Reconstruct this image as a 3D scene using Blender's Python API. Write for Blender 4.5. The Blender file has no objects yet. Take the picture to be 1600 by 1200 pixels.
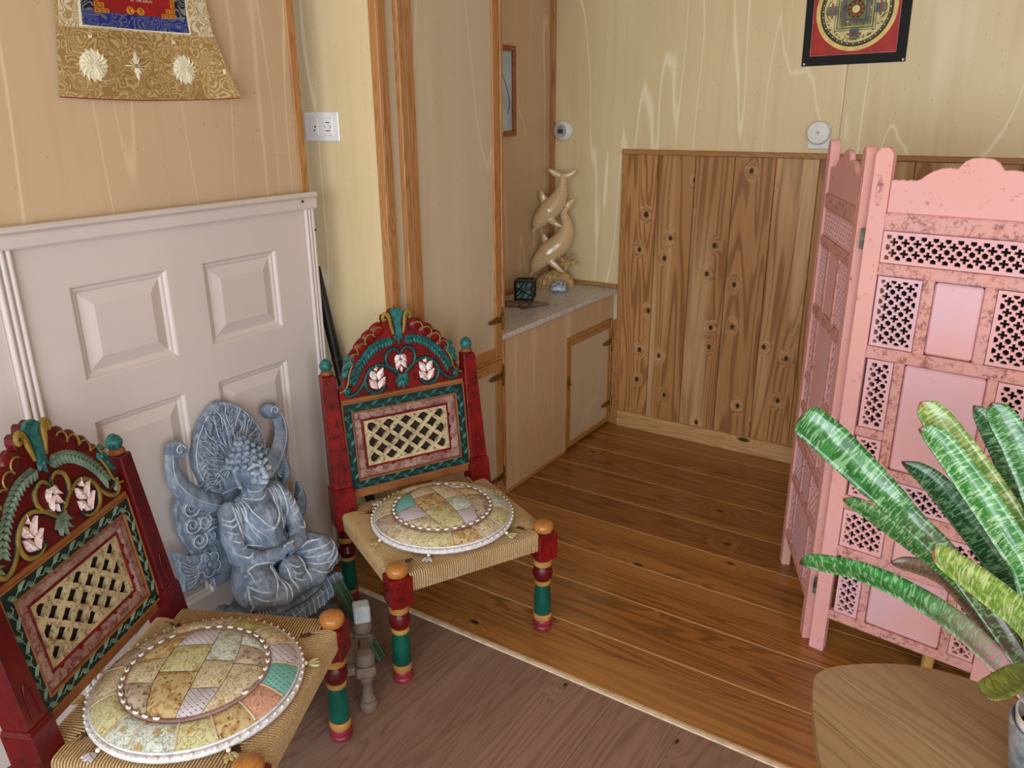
import bpy, bmesh, math, random
from mathutils.geometry import tessellate_polygon
from mathutils import Vector, Matrix, Euler, Quaternion
random.seed(7)
PI = math.pi
SC = bpy.context.scene
COL = SC.collection

# ------------------------------------------------------------------ camera, light, exposure
def make_camera():
    cd = bpy.data.cameras.new('camera'); co = bpy.data.objects.new('camera', cd); COL.objects.link(co)
    cd.sensor_width = 36.0; cd.lens = 1244.7 / 1600 * 36.0; cd.clip_start = 0.02
    yaw, pitch, roll = -0.5866, 0.33367, 0.00743
    c, s = math.cos, math.sin
    f = Vector((s(yaw) * c(pitch), c(yaw) * c(pitch), -s(pitch)))
    r = Vector((c(yaw), -s(yaw), 0)); d = f.cross(r)
    r2 = c(roll) * r + s(roll) * d; d2 = -s(roll) * r + c(roll) * d
    m = Matrix((r2, -d2, -f)).transposed().to_4x4(); m.translation = (0, 0, 1.5)
    co.matrix_world = m
    SC.camera = co
make_camera()

wd = bpy.data.worlds.new('world'); SC.world = wd; wd.use_nodes = True
bg = wd.node_tree.nodes['Background']; bg.inputs[0].default_value = (0.74, 0.86, 1.0, 1); bg.inputs[1].default_value = 0.8

def area_light(name, loc, direction, sx, sy, power, color):
    ld = bpy.data.lights.new(name, 'AREA'); ld.shape = 'RECTANGLE'; ld.size = sx; ld.size_y = sy
    ld.energy = power; ld.color = color
    o = bpy.data.objects.new(name, ld); COL.objects.link(o); o.location = loc
    o.rotation_euler = Vector(direction).to_track_quat('-Z', 'Y').to_euler()
    return o
# daylight through the wide window behind the camera and a smaller one in the right wall
area_light('window_daylight', (0.3, -2.42, 1.45), (0, 1, -0.05), 3.3, 1.7, 118, (0.85, 0.93, 1.0))
area_light('side_window_daylight', (2.32, -0.95, 1.45), (-1, 0, -0.05), 1.3, 1.4, 52, (0.85, 0.93, 1.0))

SC.view_settings.view_transform = 'Standard'
SC.view_settings.look = 'None'
SC.view_settings.gamma = 1.0
SC.view_settings.use_curve_mapping = False
SC.view_settings.exposure = 0.10

# ------------------------------------------------------------------ material helpers
def lin(c):
    out = []
    for v in c[:3]:
        v /= 255.0
        out.append(v / 12.92 if v <= 0.04045 else ((v + 0.055) / 1.055) ** 2.4)
    return (*out, 1.0)

class NT:
    def __init__(self, name, rough=0.5, metal=0.0, spec=0.5, coat=0.0):
        self.m = bpy.data.materials.new(name); self.m.use_nodes = True
        self.t = self.m.node_tree; self.n = self.t.nodes
        self.b = self.n['Principled BSDF']
        self.b.inputs['Roughness'].default_value = rough; self.b.inputs['Metallic'].default_value = metal
        self.b.inputs['Specular IOR Level'].default_value = spec
        if coat: self.b.inputs['Coat Weight'].default_value = coat; self.b.inputs['Coat Roughness'].default_value = 0.12
    def put(self, sock, v):
        if isinstance(v, bpy.types.NodeSocket): self.t.links.new(v, sock)
        elif v is not None:
            if isinstance(v, (tuple, list)) and len(v) == 3 and sock.type == 'RGBA': v = lin(v)
            sock.default_value = v
    def coords(self, scale=(1, 1, 1), kind='Object', rnd=False, rot=(0, 0, 0)):
        tc = self.n.new('ShaderNodeTexCoord'); src = tc.outputs[kind]
        if rnd:
            oi = self.n.new('ShaderNodeObjectInfo'); mu = self.math('MULTIPLY', oi.outputs['Random'], 37.0)
            va = self.n.new('ShaderNodeVectorMath'); va.operation = 'ADD'
            self.t.links.new(src, va.inputs[0]); self.t.links.new(mu, va.inputs[1]); src = va.outputs[0]
        mp = self.n.new('ShaderNodeMapping'); mp.inputs['Scale'].default_value = scale; mp.inputs['Rotation'].default_value = rot
        self.t.links.new(src, mp.inputs[0]); return mp.outputs[0]
    def noise(self, vec, scale=5, detail=3, rough=0.5, dist=0.0):
        n = self.n.new('ShaderNodeTexNoise'); self.put(n.inputs['Vector'], vec)
        n.inputs['Scale'].default_value = scale; n.inputs['Detail'].default_value = detail
        n.inputs['Roughness'].default_value = rough; n.inputs['Distortion'].default_value = dist
        return n.outputs['Fac']
    def voro(self, vec, scale=5, feature='F1', out='Distance', rand=1.0, two=False):
        n = self.n.new('ShaderNodeTexVoronoi'); n.voronoi_dimensions = '2D' if two else '3D'; n.feature = feature; self.put(n.inputs['Vector'], vec)
        n.inputs['Scale'].default_value = scale; n.inputs['Randomness'].default_value = rand
        return n.outputs[out]
    def wave(self, vec, scale=5, dist=2, detail=2, dscale=1, dirn='X', kind='BANDS'):
        n = self.n.new('ShaderNodeTexWave'); n.wave_type = kind
        if kind == 'BANDS': n.bands_direction = dirn
        else: n.rings_direction = dirn
        self.put(n.inputs['Vector'], vec); n.inputs['Scale'].default_value = scale; n.inputs['Distortion'].default_value = dist
        n.inputs['Detail'].default_value = detail; n.inputs['Detail Scale'].default_value = dscale
        return n.outputs['Fac']
    def math(self, op, a, b=None, c=None):
        n = self.n.new('ShaderNodeMath'); n.operation = op
        self.put(n.inputs[0], a)
        if b is not None: self.put(n.inputs[1], b)
        if c is not None: self.put(n.inputs[2], c)
        return n.outputs[0]
    def smooth(self, v, lo, hi, a=0.0, b=1.0):
        n = self.n.new('ShaderNodeMapRange'); n.interpolation_type = 'SMOOTHSTEP'
        self.put(n.inputs[0], v)
        for i, x in enumerate((lo, hi, a, b)): n.inputs[i + 1].default_value = x
        return n.outputs[0]
    def mix(self, fac, a, b, mode='MIX'):
        n = self.n.new('ShaderNodeMix'); n.data_type = 'RGBA'; n.blend_type = mode
        self.put(n.inputs[0], fac)
        self.put(n.inputs[6], a); self.put(n.inputs[7], b)
        return n.outputs[2]
    def ramp(self, fac, stops):
        n = self.n.new('ShaderNodeValToRGB'); e = n.color_ramp.elements
        while len(e) < len(stops): e.new(0.5)
        for el, (p, c) in zip(e, stops): el.position = p; el.color = lin(c)
        self.put(n.inputs[0], fac); return n.outputs[0]
    def rand(self):
        return self.n.new('ShaderNodeObjectInfo').outputs['Random']
    def sep(self, vec):
        n = self.n.new('ShaderNodeSeparateXYZ'); self.put(n.inputs[0], vec); return n.outputs
    def color(self, v): self.put(self.b.inputs['Base Color'], v); return self
    def rough(self, v): self.put(self.b.inputs['Roughness'], v); return self
    def bump(self, h, strength=0.3, dist=0.002):
        n = self.n.new('ShaderNodeBump'); n.inputs['Strength'].default_value = strength; n.inputs['Distance'].default_value = dist
        self.put(n.inputs['Height'], h); self.t.links.new(n.outputs[0], self.b.inputs['Normal']); return self

def m_plain(name, c, rough=0.5, var=0.08, scale=30, metal=0.0, spec=0.5, bump=0.0):
    t = NT(name, rough, metal, spec); v = t.noise(t.coords(), scale, 4)
    dark = tuple(x * (1 - var * 2.2) for x in c); lite = tuple(min(255, x * (1 + var)) for x in c)
    t.color(t.ramp(v, [(0.3, dark), (0.7, lite)]))
    if bump: t.bump(v, bump)
    return t.m

def m_ply(name, base, lite, dark, vert=True, k=1.0, ls=1.0):
    # birch plywood: long pale flame lines and faint flecks running up the sheet
    t = NT(name, 0.42, 0, 0.35)
    sc = (3.4 * k, 3.4 * k, 0.34 * k) if vert else (0.34 * k, 3.4 * k, 3.4 * k)
    v = t.noise(t.coords(sc, rnd=True), 1.0, 2.6, 0.42, 0.2)
    line = t.smooth(t.math('ABSOLUTE', t.math('SUBTRACT', v, 0.52)), 0.0, 0.007, 1, 0)
    line2 = t.smooth(t.math('ABSOLUTE', t.math('SUBTRACT', v, 0.40)), 0.0, 0.006, 0.7, 0)
    flame = t.smooth(v, 0.62, 0.70)
    fine = t.noise(t.coords((26, 26, 1.2) if vert else (1.2, 26, 26), rnd=True), 1.0, 4, 0.6)
    big = t.noise(t.coords((1.2, 1.2, 0.5), rnd=True), 1.5, 2)
    c = t.mix(t.smooth(big, 0.3, 0.7), base, tuple(x * 0.95 for x in base))
    c = t.mix(t.math('MULTIPLY', t.smooth(fine, 0.45, 0.75), 0.28), c, dark)
    c = t.mix(t.math('MULTIPLY', flame, 0.4 * ls), c, lite)
    c = t.mix(t.math('MULTIPLY', t.math('MAXIMUM', line, line2), 0.75 * ls), c, lite)
    fl = t.voro(t.coords((42, 42, 20), rnd=True), 1.0)
    c = t.mix(t.smooth(fl, 0.03, 0.10, 0.45, 0), c, tuple(x * 0.6 for x in dark))
    t.color(c); return t.m

def m_wood(name, base, dark, axis='Z', gscale=1.0, rough=0.45, spec=0.4, knots=0, ring=0.55, coat=0.0, vary=0.0, pale=None, bump=0.1, kst=0.8, kthr=0.4, kr0=0.06):
    # sawn softwood: stretched cathedral grain and optional dark knots with swirls
    t = NT(name, rough, 0, spec, coat)
    ax = 'XYZ'.index(axis)
    def st(a, b): return tuple(b if i == ax else a for i in range(3))
    co = t.coords(st(1, 1), rnd=True)
    kd = None; warp = None
    if knots:
        kx = t.sep(t.coords((1, 1, 1), rnd=True)); cb = t.n.new('ShaderNodeCombineXYZ')
        t.put(cb.inputs[0], t.math('MULTIPLY', t.math('ADD', kx[1], kx[2]) if ax == 0 else kx[0], knots)); t.put(cb.inputs[1], t.math('MULTIPLY', kx[ax], knots * kst))
        kv = cb.outputs[0]
        kd = t.voro(kv, 1.0, two=True); kc = t.voro(kv, 1.0, 'F1', 'Color', two=True)
        kon = t.math('GREATER_THAN', t.sep(kc)[0], kthr)
        warp = t.math('MULTIPLY', t.smooth(kd, 0.0, 0.26, 1, 0), kon)
    v = t.noise(t.coords(st(11 * gscale, 0.85 * gscale), rnd=True), 1.0, 2.0, 0.45, 0.35)
    if warp is not None: v = t.math('ADD', v, t.math('MULTIPLY', warp, 0.16))
    w = t.math('SINE', t.math('MULTIPLY', v, 95.0))
    w = t.smooth(w, -0.2, 1.0)
    fine = t.noise(t.coords(st(170 * gscale, 4 * gscale), rnd=True), 1.0, 3)
    big = t.noise(t.coords(st(9, 0.4), rnd=True), 1.0, 2)
    c = t.mix(t.math('MULTIPLY', w, ring), base, dark)
    c = t.mix(t.math('MULTIPLY', t.smooth(fine, 0.4, 0.8), 0.3), c, dark)
    if pale: c = t.mix(t.math('MULTIPLY', t.smooth(big, 0.5, 0.66), 0.55), c, pale)
    if vary:
        r = t.rand(); c = t.mix(t.math('MULTIPLY', t.math('SUBTRACT', 1.0, r), vary), c, dark)
    if kd is not None:
        if pale: c = t.mix(t.math('MULTIPLY', t.math('MULTIPLY', t.math('MULTIPLY', t.smooth(kd, 0.05, 0.34, 1, 0), kon), t.smooth(t.noise(t.coords(st(7, 30), rnd=True), 1.0, 2), 0.45, 0.6)), 0.3), c, pale)
        kn = t.math('MULTIPLY', t.smooth(t.math('ADD', kd, t.math('MULTIPLY', t.math('SUBTRACT', t.noise(t.coords((30, 30, 30), rnd=True), 1.0, 2), 0.5), kr0 * 0.9)), kr0 * 0.45, kr0 * 1.15, 1, 0), kon)
        kr = t.noise(co, 90, 2)
        c = t.mix(kn, c, t.mix(kr, tuple(x * 0.28 for x in dark), tuple(x * 0.6 for x in dark)))
    t.color(c)
    if bump: t.bump(w, bump, 0.001)
    return t.m

def m_worn(name, base, alt, wear, amount=0.5, scale=14, rough=0.6, grain=None):
    # painted wood rubbed through to the timber
    t = NT(name, rough, 0, 0.35)
    a = t.noise(t.coords((1, 1, 1), rnd=True), scale * 0.45, 3, 0.55)
    b = t.noise(t.coords(grain or (1, 1, 1), rnd=True), scale * 4.0, 6, 0.72)
    m = t.noise(t.coords((1, 1, 1), rnd=True), scale * 1.6, 5, 0.7)
    c = t.mix(t.smooth(a, 0.38, 0.64), base, alt)
    thr = 0.5 + (0.5 - amount) * 0.55
    wv = t.math('MULTIPLY', t.smooth(b, thr, thr + 0.12), t.smooth(m, 0.42, 0.62))
    c = t.mix(t.math('MULTIPLY', wv, 0.85), c, wear)
    t.color(c); t.bump(b, 0.15, 0.001); return t.m

M = {}
M['ply'] = m_ply('birch_plywood', (207, 179, 145), (240, 222, 184), (192, 152, 110), True, 1.0, 0.6)
M['ply_back'] = m_ply('birch_plywood_back', (226, 206, 162), (250, 240, 206), (196, 168, 122), True, 1.15, 0.9)
M['ply_door'] = m_ply('birch_plywood_door', (204, 187, 160), (226, 210, 182), (184, 158, 126), True, 0.8, 0.7)
M['ply_front'] = m_wood('beech_ply_front', (204, 176, 140), (176, 142, 104), 'Z', 1.3, 0.5, 0.3, 0, 0.22, pale=(222, 202, 172), bump=0)
M['trim'] = m_wood('pine_trim', (184, 132, 80), (132, 84, 40), 'Z', 2.0, 0.45, 0.4, 0, 0.5)
M['trim_x'] = m_wood('pine_trim_along', (176, 128, 76), (134, 88, 44), 'X', 2.0, 0.45, 0.4, 0, 0.5)
M['trim_y'] = m_wood('pine_trim_depth', (184, 134, 80), (138, 90, 44), 'Y', 2.0, 0.45, 0.4, 0, 0.5)
M['wains'] = m_wood('knotty_pine', (192, 142, 90), (118, 72, 34), 'Z', 0.62, 0.42, 0.4, 7.0, 0.62, 0, 0.22, (232, 200, 152), 0.05, 0.75, 0.45, 0.08)
M['base'] = m_wood('pine_baseboard', (204, 162, 110), (156, 108, 62), 'X', 1.0, 0.5, 0.3, 6.0, 0.4, 0, 0, (214, 178, 128), 0.1, 0.4, 0.5, 0.08)
M['floor'] = m_wood('varnished_pine', (172, 114, 56), (96, 52, 18), 'X', 0.8, 0.24, 0.5, 4.5, 0.6, 0.2, 0.5, (188, 132, 70), 0.03, 0.5, 0.68, 0.045)
M['floor_gap'] = m_plain('pale_floor_gap', (250, 222, 170), 0.5, 0.05)
M['lam'] = m_wood('grey_oak_laminate', (150, 118, 102), (104, 76, 62), 'Y', 1.1, 0.42, 0.4, 5.0, 0.4, 0, 0.15, (160, 130, 114), 0.05, 0.55, 0.72, 0.03)
M['lam_gap'] = m_plain('laminate_joint', (84, 62, 52), 0.7)
M['strip'] = m_plain('pale_threshold', (238, 218, 192), 0.5, 0.06)
M['white'] = m_plain('offwhite_paint', (212, 201, 196), 0.38, 0.012, 4)
M['dark'] = m_plain('dark_hole', (24, 20, 18), 0.8)
M['ceil'] = m_plain('ceiling_board', (226, 206, 166), 0.6, 0.03, 3)
M['plast'] = m_plain('white_plastic', (232, 234, 232), 0.3, 0.01)
M['plast2'] = m_plain('grey_plastic', (176, 180, 180), 0.35, 0.02)
M['brass'] = m_plain('aged_brass', (150, 124, 66), 0.42, 0.25, 120, 0.85)
M['iron'] = m_plain('hinge_metal', (104, 112, 104), 0.5, 0.2, 80, 0.6)
M['black'] = m_plain('black_lacquer', (16, 16, 20), 0.3, 0.1)

def m_marble():
    t = NT('grey_marble', 0.28, 0, 0.5)
    v = t.noise(t.coords(), 60, 6, 0.7); w = t.noise(t.coords(), 9, 4, 0.6, 1.5)
    c = t.ramp(v, [(0.3, (168, 166, 168)), (0.55, (210, 208, 208)), (0.75, (236, 236, 236))])
    c = t.mix(t.smooth(w, 0.5, 0.7, 0, 0.35), c, (168, 160, 158)); t.color(c); return t.m
M['marble'] = m_marble()
M['pinkA'] = m_worn('salmon_pink_paint', (233, 172, 164), (230, 174, 172), (170, 110, 94), 0.40, 16)
M['pinkB'] = m_worn('lilac_pink_paint', (232, 178, 179), (226, 184, 196), (196, 138, 124), 0.30, 8)
M['pinkC'] = m_worn('worn_pink_rail', (224, 164, 156), (220, 166, 164), (142, 88, 72), 0.60, 26, 0.6, (1, 1, 1))

# ------------------------------------------------------------------ mesh helpers
def nb(): return bmesh.new()
def rotm(rx=0, ry=0, rz=0): return Euler((rx, ry, rz)).to_matrix()
def box(bm, c, s, mi=0, rot=None):
    vs = []
    for dx, dy, dz in ((-1, -1, -1), (1, -1, -1), (1, 1, -1), (-1, 1, -1), (-1, -1, 1), (1, -1, 1), (1, 1, 1), (-1, 1, 1)):
        v = Vector((dx * s[0] / 2, dy * s[1] / 2, dz * s[2] / 2))
        if rot is not None: v = rot @ v
        vs.append(bm.verts.new(v + Vector(c)))
    for f in ((3, 2, 1, 0), (4, 5, 6, 7), (0, 1, 5, 4), (1, 2, 6, 5), (2, 3, 7, 6), (3, 0, 4, 7)):
        bm.faces.new([vs[i] for i in f]).material_index = mi
def box2(bm, a, b, mi=0):
    box(bm, [(p + q) / 2 for p, q in zip(a, b)], [abs(q - p) for p, q in zip(a, b)], mi)
def frame_of(t):
    t = t.normalized(); a = Vector((0, 0, 1)) if abs(t.z) < 0.9 else Vector((1, 0, 0))
    u = t.cross(a).normalized(); return u, t.cross(u).normalized()
def tube(bm, pts, rad, seg=8, mi=0, cap=True, closed=False, flat=1.0):
    pts = [Vector(p) for p in pts]; n = len(pts)
    if not hasattr(rad, '__len__'): rad = [rad] * n
    rings = []; pu = None
    for i, p in enumerate(pts):
        if closed: t = pts[(i + 1) % n] - pts[i - 1]
        else: t = pts[min(i + 1, n - 1)] - pts[max(i - 1, 0)]
        t.normalize()
        if pu is None: u, w = frame_of(t)
        else:
            u = pu - t * pu.dot(t)
            u = u.normalized() if u.length > 1e-6 else frame_of(t)[0]
            w = t.cross(u)
        pu = u
        rings.append([bm.verts.new(p + (u * math.cos(2 * PI * k / seg) + w * math.sin(2 * PI * k / seg) * flat) * rad[i]) for k in range(seg)])
    m = n if closed else n - 1
    for i in range(m):
        a, b = rings[i], rings[(i + 1) % n]
        for k in range(seg):
            bm.faces.new((a[k], a[(k + 1) % seg], b[(k + 1) % seg], b[k])).material_index = mi
    if cap and not closed:
        bm.faces.new(rings[0][::-1]).material_index = mi; bm.faces.new(rings[-1]).material_index = mi
def lathe(bm, prof, seg=20, c=(0, 0, 0), rot=None, sq=None):
    # prof: (z, r, material) from bottom to top
    c = Vector(c); rings = []
    for z, r, mi in prof:
        ring = []
        for k in range(seg):
            a = 2 * PI * k / seg; v = Vector((r * math.cos(a), r * math.sin(a), z))
            if rot is not None: v = rot @ v
            ring.append(bm.verts.new(v + c))
        rings.append(ring)
    for i in range(len(rings) - 1):
        for k in range(seg):
            bm.faces.new((rings[i][k], rings[i][(k + 1) % seg], rings[i + 1][(k + 1) % seg], rings[i + 1][k])).material_index = prof[i][2]
    bm.faces.new(rings[0][::-1]).material_index = prof[0][2]
    bm.faces.new(rings[-1]).material_index = prof[-1][2]
def ell(bm, c, r, rot=None, mi=0, seg=12, rings=8):
    c = Vector(c); r = (r, r, r) if not hasattr(r, '__len__') else r
    def P(v):
        v = Vector((v[0] * r[0], v[1] * r[1], v[2] * r[2]))
        return (rot @ v if rot is not None else v) + c
    top = bm.verts.new(P((0, 0, 1))); bot = bm.verts.new(P((0, 0, -1))); rr = []
    for i in range(1, rings):
        th = PI * i / rings
        rr.append([bm.verts.new(P((math.sin(th) * math.cos(2 * PI * k / seg), math.sin(th) * math.sin(2 * PI * k / seg), math.cos(th)))) for k in range(seg)])
    for k in range(seg):
        k2 = (k + 1) % seg
        bm.faces.new((top, rr[0][k], rr[0][k2])).material_index = mi
        bm.faces.new((bot, rr[-1][k2], rr[-1][k])).material_index = mi
        for i in range(len(rr) - 1):
            bm.faces.new((rr[i][k], rr[i + 1][k], rr[i + 1][k2], rr[i][k2])).material_index = mi
def prism(bm, pts, f, h0, h1, mi=0):
    # closed outline pts (a, b), thickness h0..h1, f(a, b, h) -> point
    a = [bm.verts.new(f(x, y, h0)) for x, y in pts]; b = [bm.verts.new(f(x, y, h1)) for x, y in pts]
    n = len(pts)
    for i in range(n):
        bm.faces.new((a[i], a[(i + 1) % n], b[(i + 1) % n], b[i])).material_index = mi
    for t in tessellate_polygon([[Vector((x, y, 0)) for x, y in pts]]):
        try: bm.faces.new([a[k] for k in t]).material_index = mi; bm.faces.new([b[k] for k in t]).material_index = mi
        except ValueError: pass
def mesh_of(name, bm, mats, bevel=0.0, smooth=0.0, bseg=1):
    bmesh.ops.recalc_face_normals(bm, faces=bm.faces[:])
    if bevel:
        es = [e for e in bm.edges if len(e.link_faces) == 2 and e.calc_face_angle(0) > 0.5]
        bmesh.ops.bevel(bm, geom=es, offset=bevel, segments=bseg, affect='EDGES', profile=0.5, clamp_overlap=True)
    me = bpy.data.meshes.new(name); bm.to_mesh(me); bm.free()
    for m in (mats if isinstance(mats, (list, tuple)) else [mats]): me.materials.append(m)
    if smooth:
        me.polygons.foreach_set('use_smooth', [True] * len(me.polygons)); me.set_sharp_from_angle(angle=math.radians(smooth))
    return me
def link(name, me, parent=None, loc=None, rot=None):
    o = bpy.data.objects.new(name, me); COL.objects.link(o)
    if parent is not None: o.parent = parent
    if loc is not None: o.location = loc
    if rot is not None: o.rotation_euler = rot
    return o
def obj(name, bm, mats, parent=None, bevel=0.0, smooth=0.0, loc=None, rot=None, bseg=1):
    return link(name, mesh_of(name, bm, mats, bevel, smooth, bseg), parent, loc, rot)
def tag(o, label=None, cat=None, group=None, kind=None):
    if label: o['label'] = label
    if cat: o['category'] = cat
    if group: o['group'] = group
    if kind: o['kind'] = kind
    return o
def thing(name, label, cat, loc=(0, 0, 0), rz=0.0, group=None):
    o = bpy.data.objects.new(name, None); COL.objects.link(o); o.location = loc; o.rotation_euler = (0, 0, rz)
    o.empty_display_size = 0.05
    return tag(o, label, cat, group)
def struct(name, bm, mats, label=None, parent=None, bevel=0.0, smooth=0.0):
    return tag(obj(name, bm, mats, parent, bevel, smooth), label, None, None, None if parent else 'structure')
def eval_mesh(o, name):
    dg = bpy.context.evaluated_depsgraph_get(); dg.update()
    me = bpy.data.meshes.new_from_object(o.evaluated_get(dg)); me.name = name; return me
def sculpt(name, bm, mats, voxel, smooth=4, fac=0.5):
    # overlapping solids fused into one continuous skin
    me = mesh_of(name + '_raw', bm, mats)
    o = bpy.data.objects.new('tmp', me); COL.objects.link(o)
    r = o.modifiers.new('r', 'REMESH'); r.mode = 'VOXEL'; r.voxel_size = voxel; r.use_smooth_shade = True
    if smooth: s = o.modifiers.new('s', 'SMOOTH'); s.iterations = smooth; s.factor = fac
    out = eval_mesh(o, name); bpy.data.objects.remove(o); bpy.data.meshes.remove(me)
    out.materials.clear()
    for m in (mats if isinstance(mats, (list, tuple)) else [mats]): out.materials.append(m)
    out.polygons.foreach_set('use_smooth', [True] * len(out.polygons)); out.update()
    return out
def limb(bm, pts, rad, seg=12):
    # tapered capsule chain with round ends for sculpt()
    for p, r in zip(pts, rad): ell(bm, p, r, None, 0, seg, 8)
    for i in range(len(pts) - 1): tube(bm, [pts[i], pts[i + 1]], [rad[i], rad[i + 1]], seg)
def cat(P, n=8):
    # smooth curve through points
    P = [Vector(p) for p in P]; out = []
    for i in range(len(P) - 1):
        p0, p1, p2, p3 = P[max(i - 1, 0)], P[i], P[i + 1], P[min(i + 2, len(P) - 1)]
        for k in range(n):
            t = k / n
            out.append(0.5 * ((2 * p1) + (p2 - p0) * t + (2 * p0 - 5 * p1 + 4 * p2 - p3) * t * t + (3 * p1 - p0 - 3 * p2 + p3) * t ** 3))
    out.append(P[-1]); return out
def lerp_list(vals, n):
    out = []
    for i in range(n):
        t = i / (n - 1) * (len(vals) - 1); k = min(int(t), len(vals) - 2); out.append(vals[k] + (vals[k + 1] - vals[k]) * (t - k))
    return out
def curve_fill(name, loops, thick, mat):
    # outline plus holes -> solid fretwork in the XZ plane, thickness along Y
    cu = bpy.data.curves.new('c', 'CURVE'); cu.dimensions = '2D'; cu.fill_mode = 'BOTH'; cu.extrude = thick / 2
    for lp in loops:
        s = cu.splines.new('POLY'); s.points.add(len(lp) - 1); s.use_cyclic_u = True
        for p, q in zip(s.points, lp): p.co = (q[0], q[1], 0, 1)
    o = bpy.data.objects.new('tmp', cu); COL.objects.link(o)
    me = eval_mesh(o, name); bpy.data.objects.remove(o); bpy.data.curves.remove(cu)
    me.transform(Matrix.Rotation(PI / 2, 4, 'X')); me.materials.clear(); me.materials.append(mat); return me
def text_mesh(txt, size, mat):
    cu = bpy.data.curves.new('t', 'FONT'); cu.body = txt; cu.size = size; cu.align_x = 'CENTER'; cu.extrude = 0.0003
    o = bpy.data.objects.new('tmp', cu); COL.objects.link(o); me = eval_mesh(o, 'lettering')
    bpy.data.objects.remove(o); bpy.data.curves.remove(cu); me.materials.clear(); me.materials.append(mat); return me

# ------------------------------------------------------------------ the room
XL, XR, YF, YB, ZC = -1.872, 2.25, -2.35, 3.39, 2.40
XC, YT0, YT1 = -1.655, 1.825, 2.43          # cabinet front plane, tall cabinet near and far ends
XN = -2.02                                   # back wall of the niche

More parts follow.
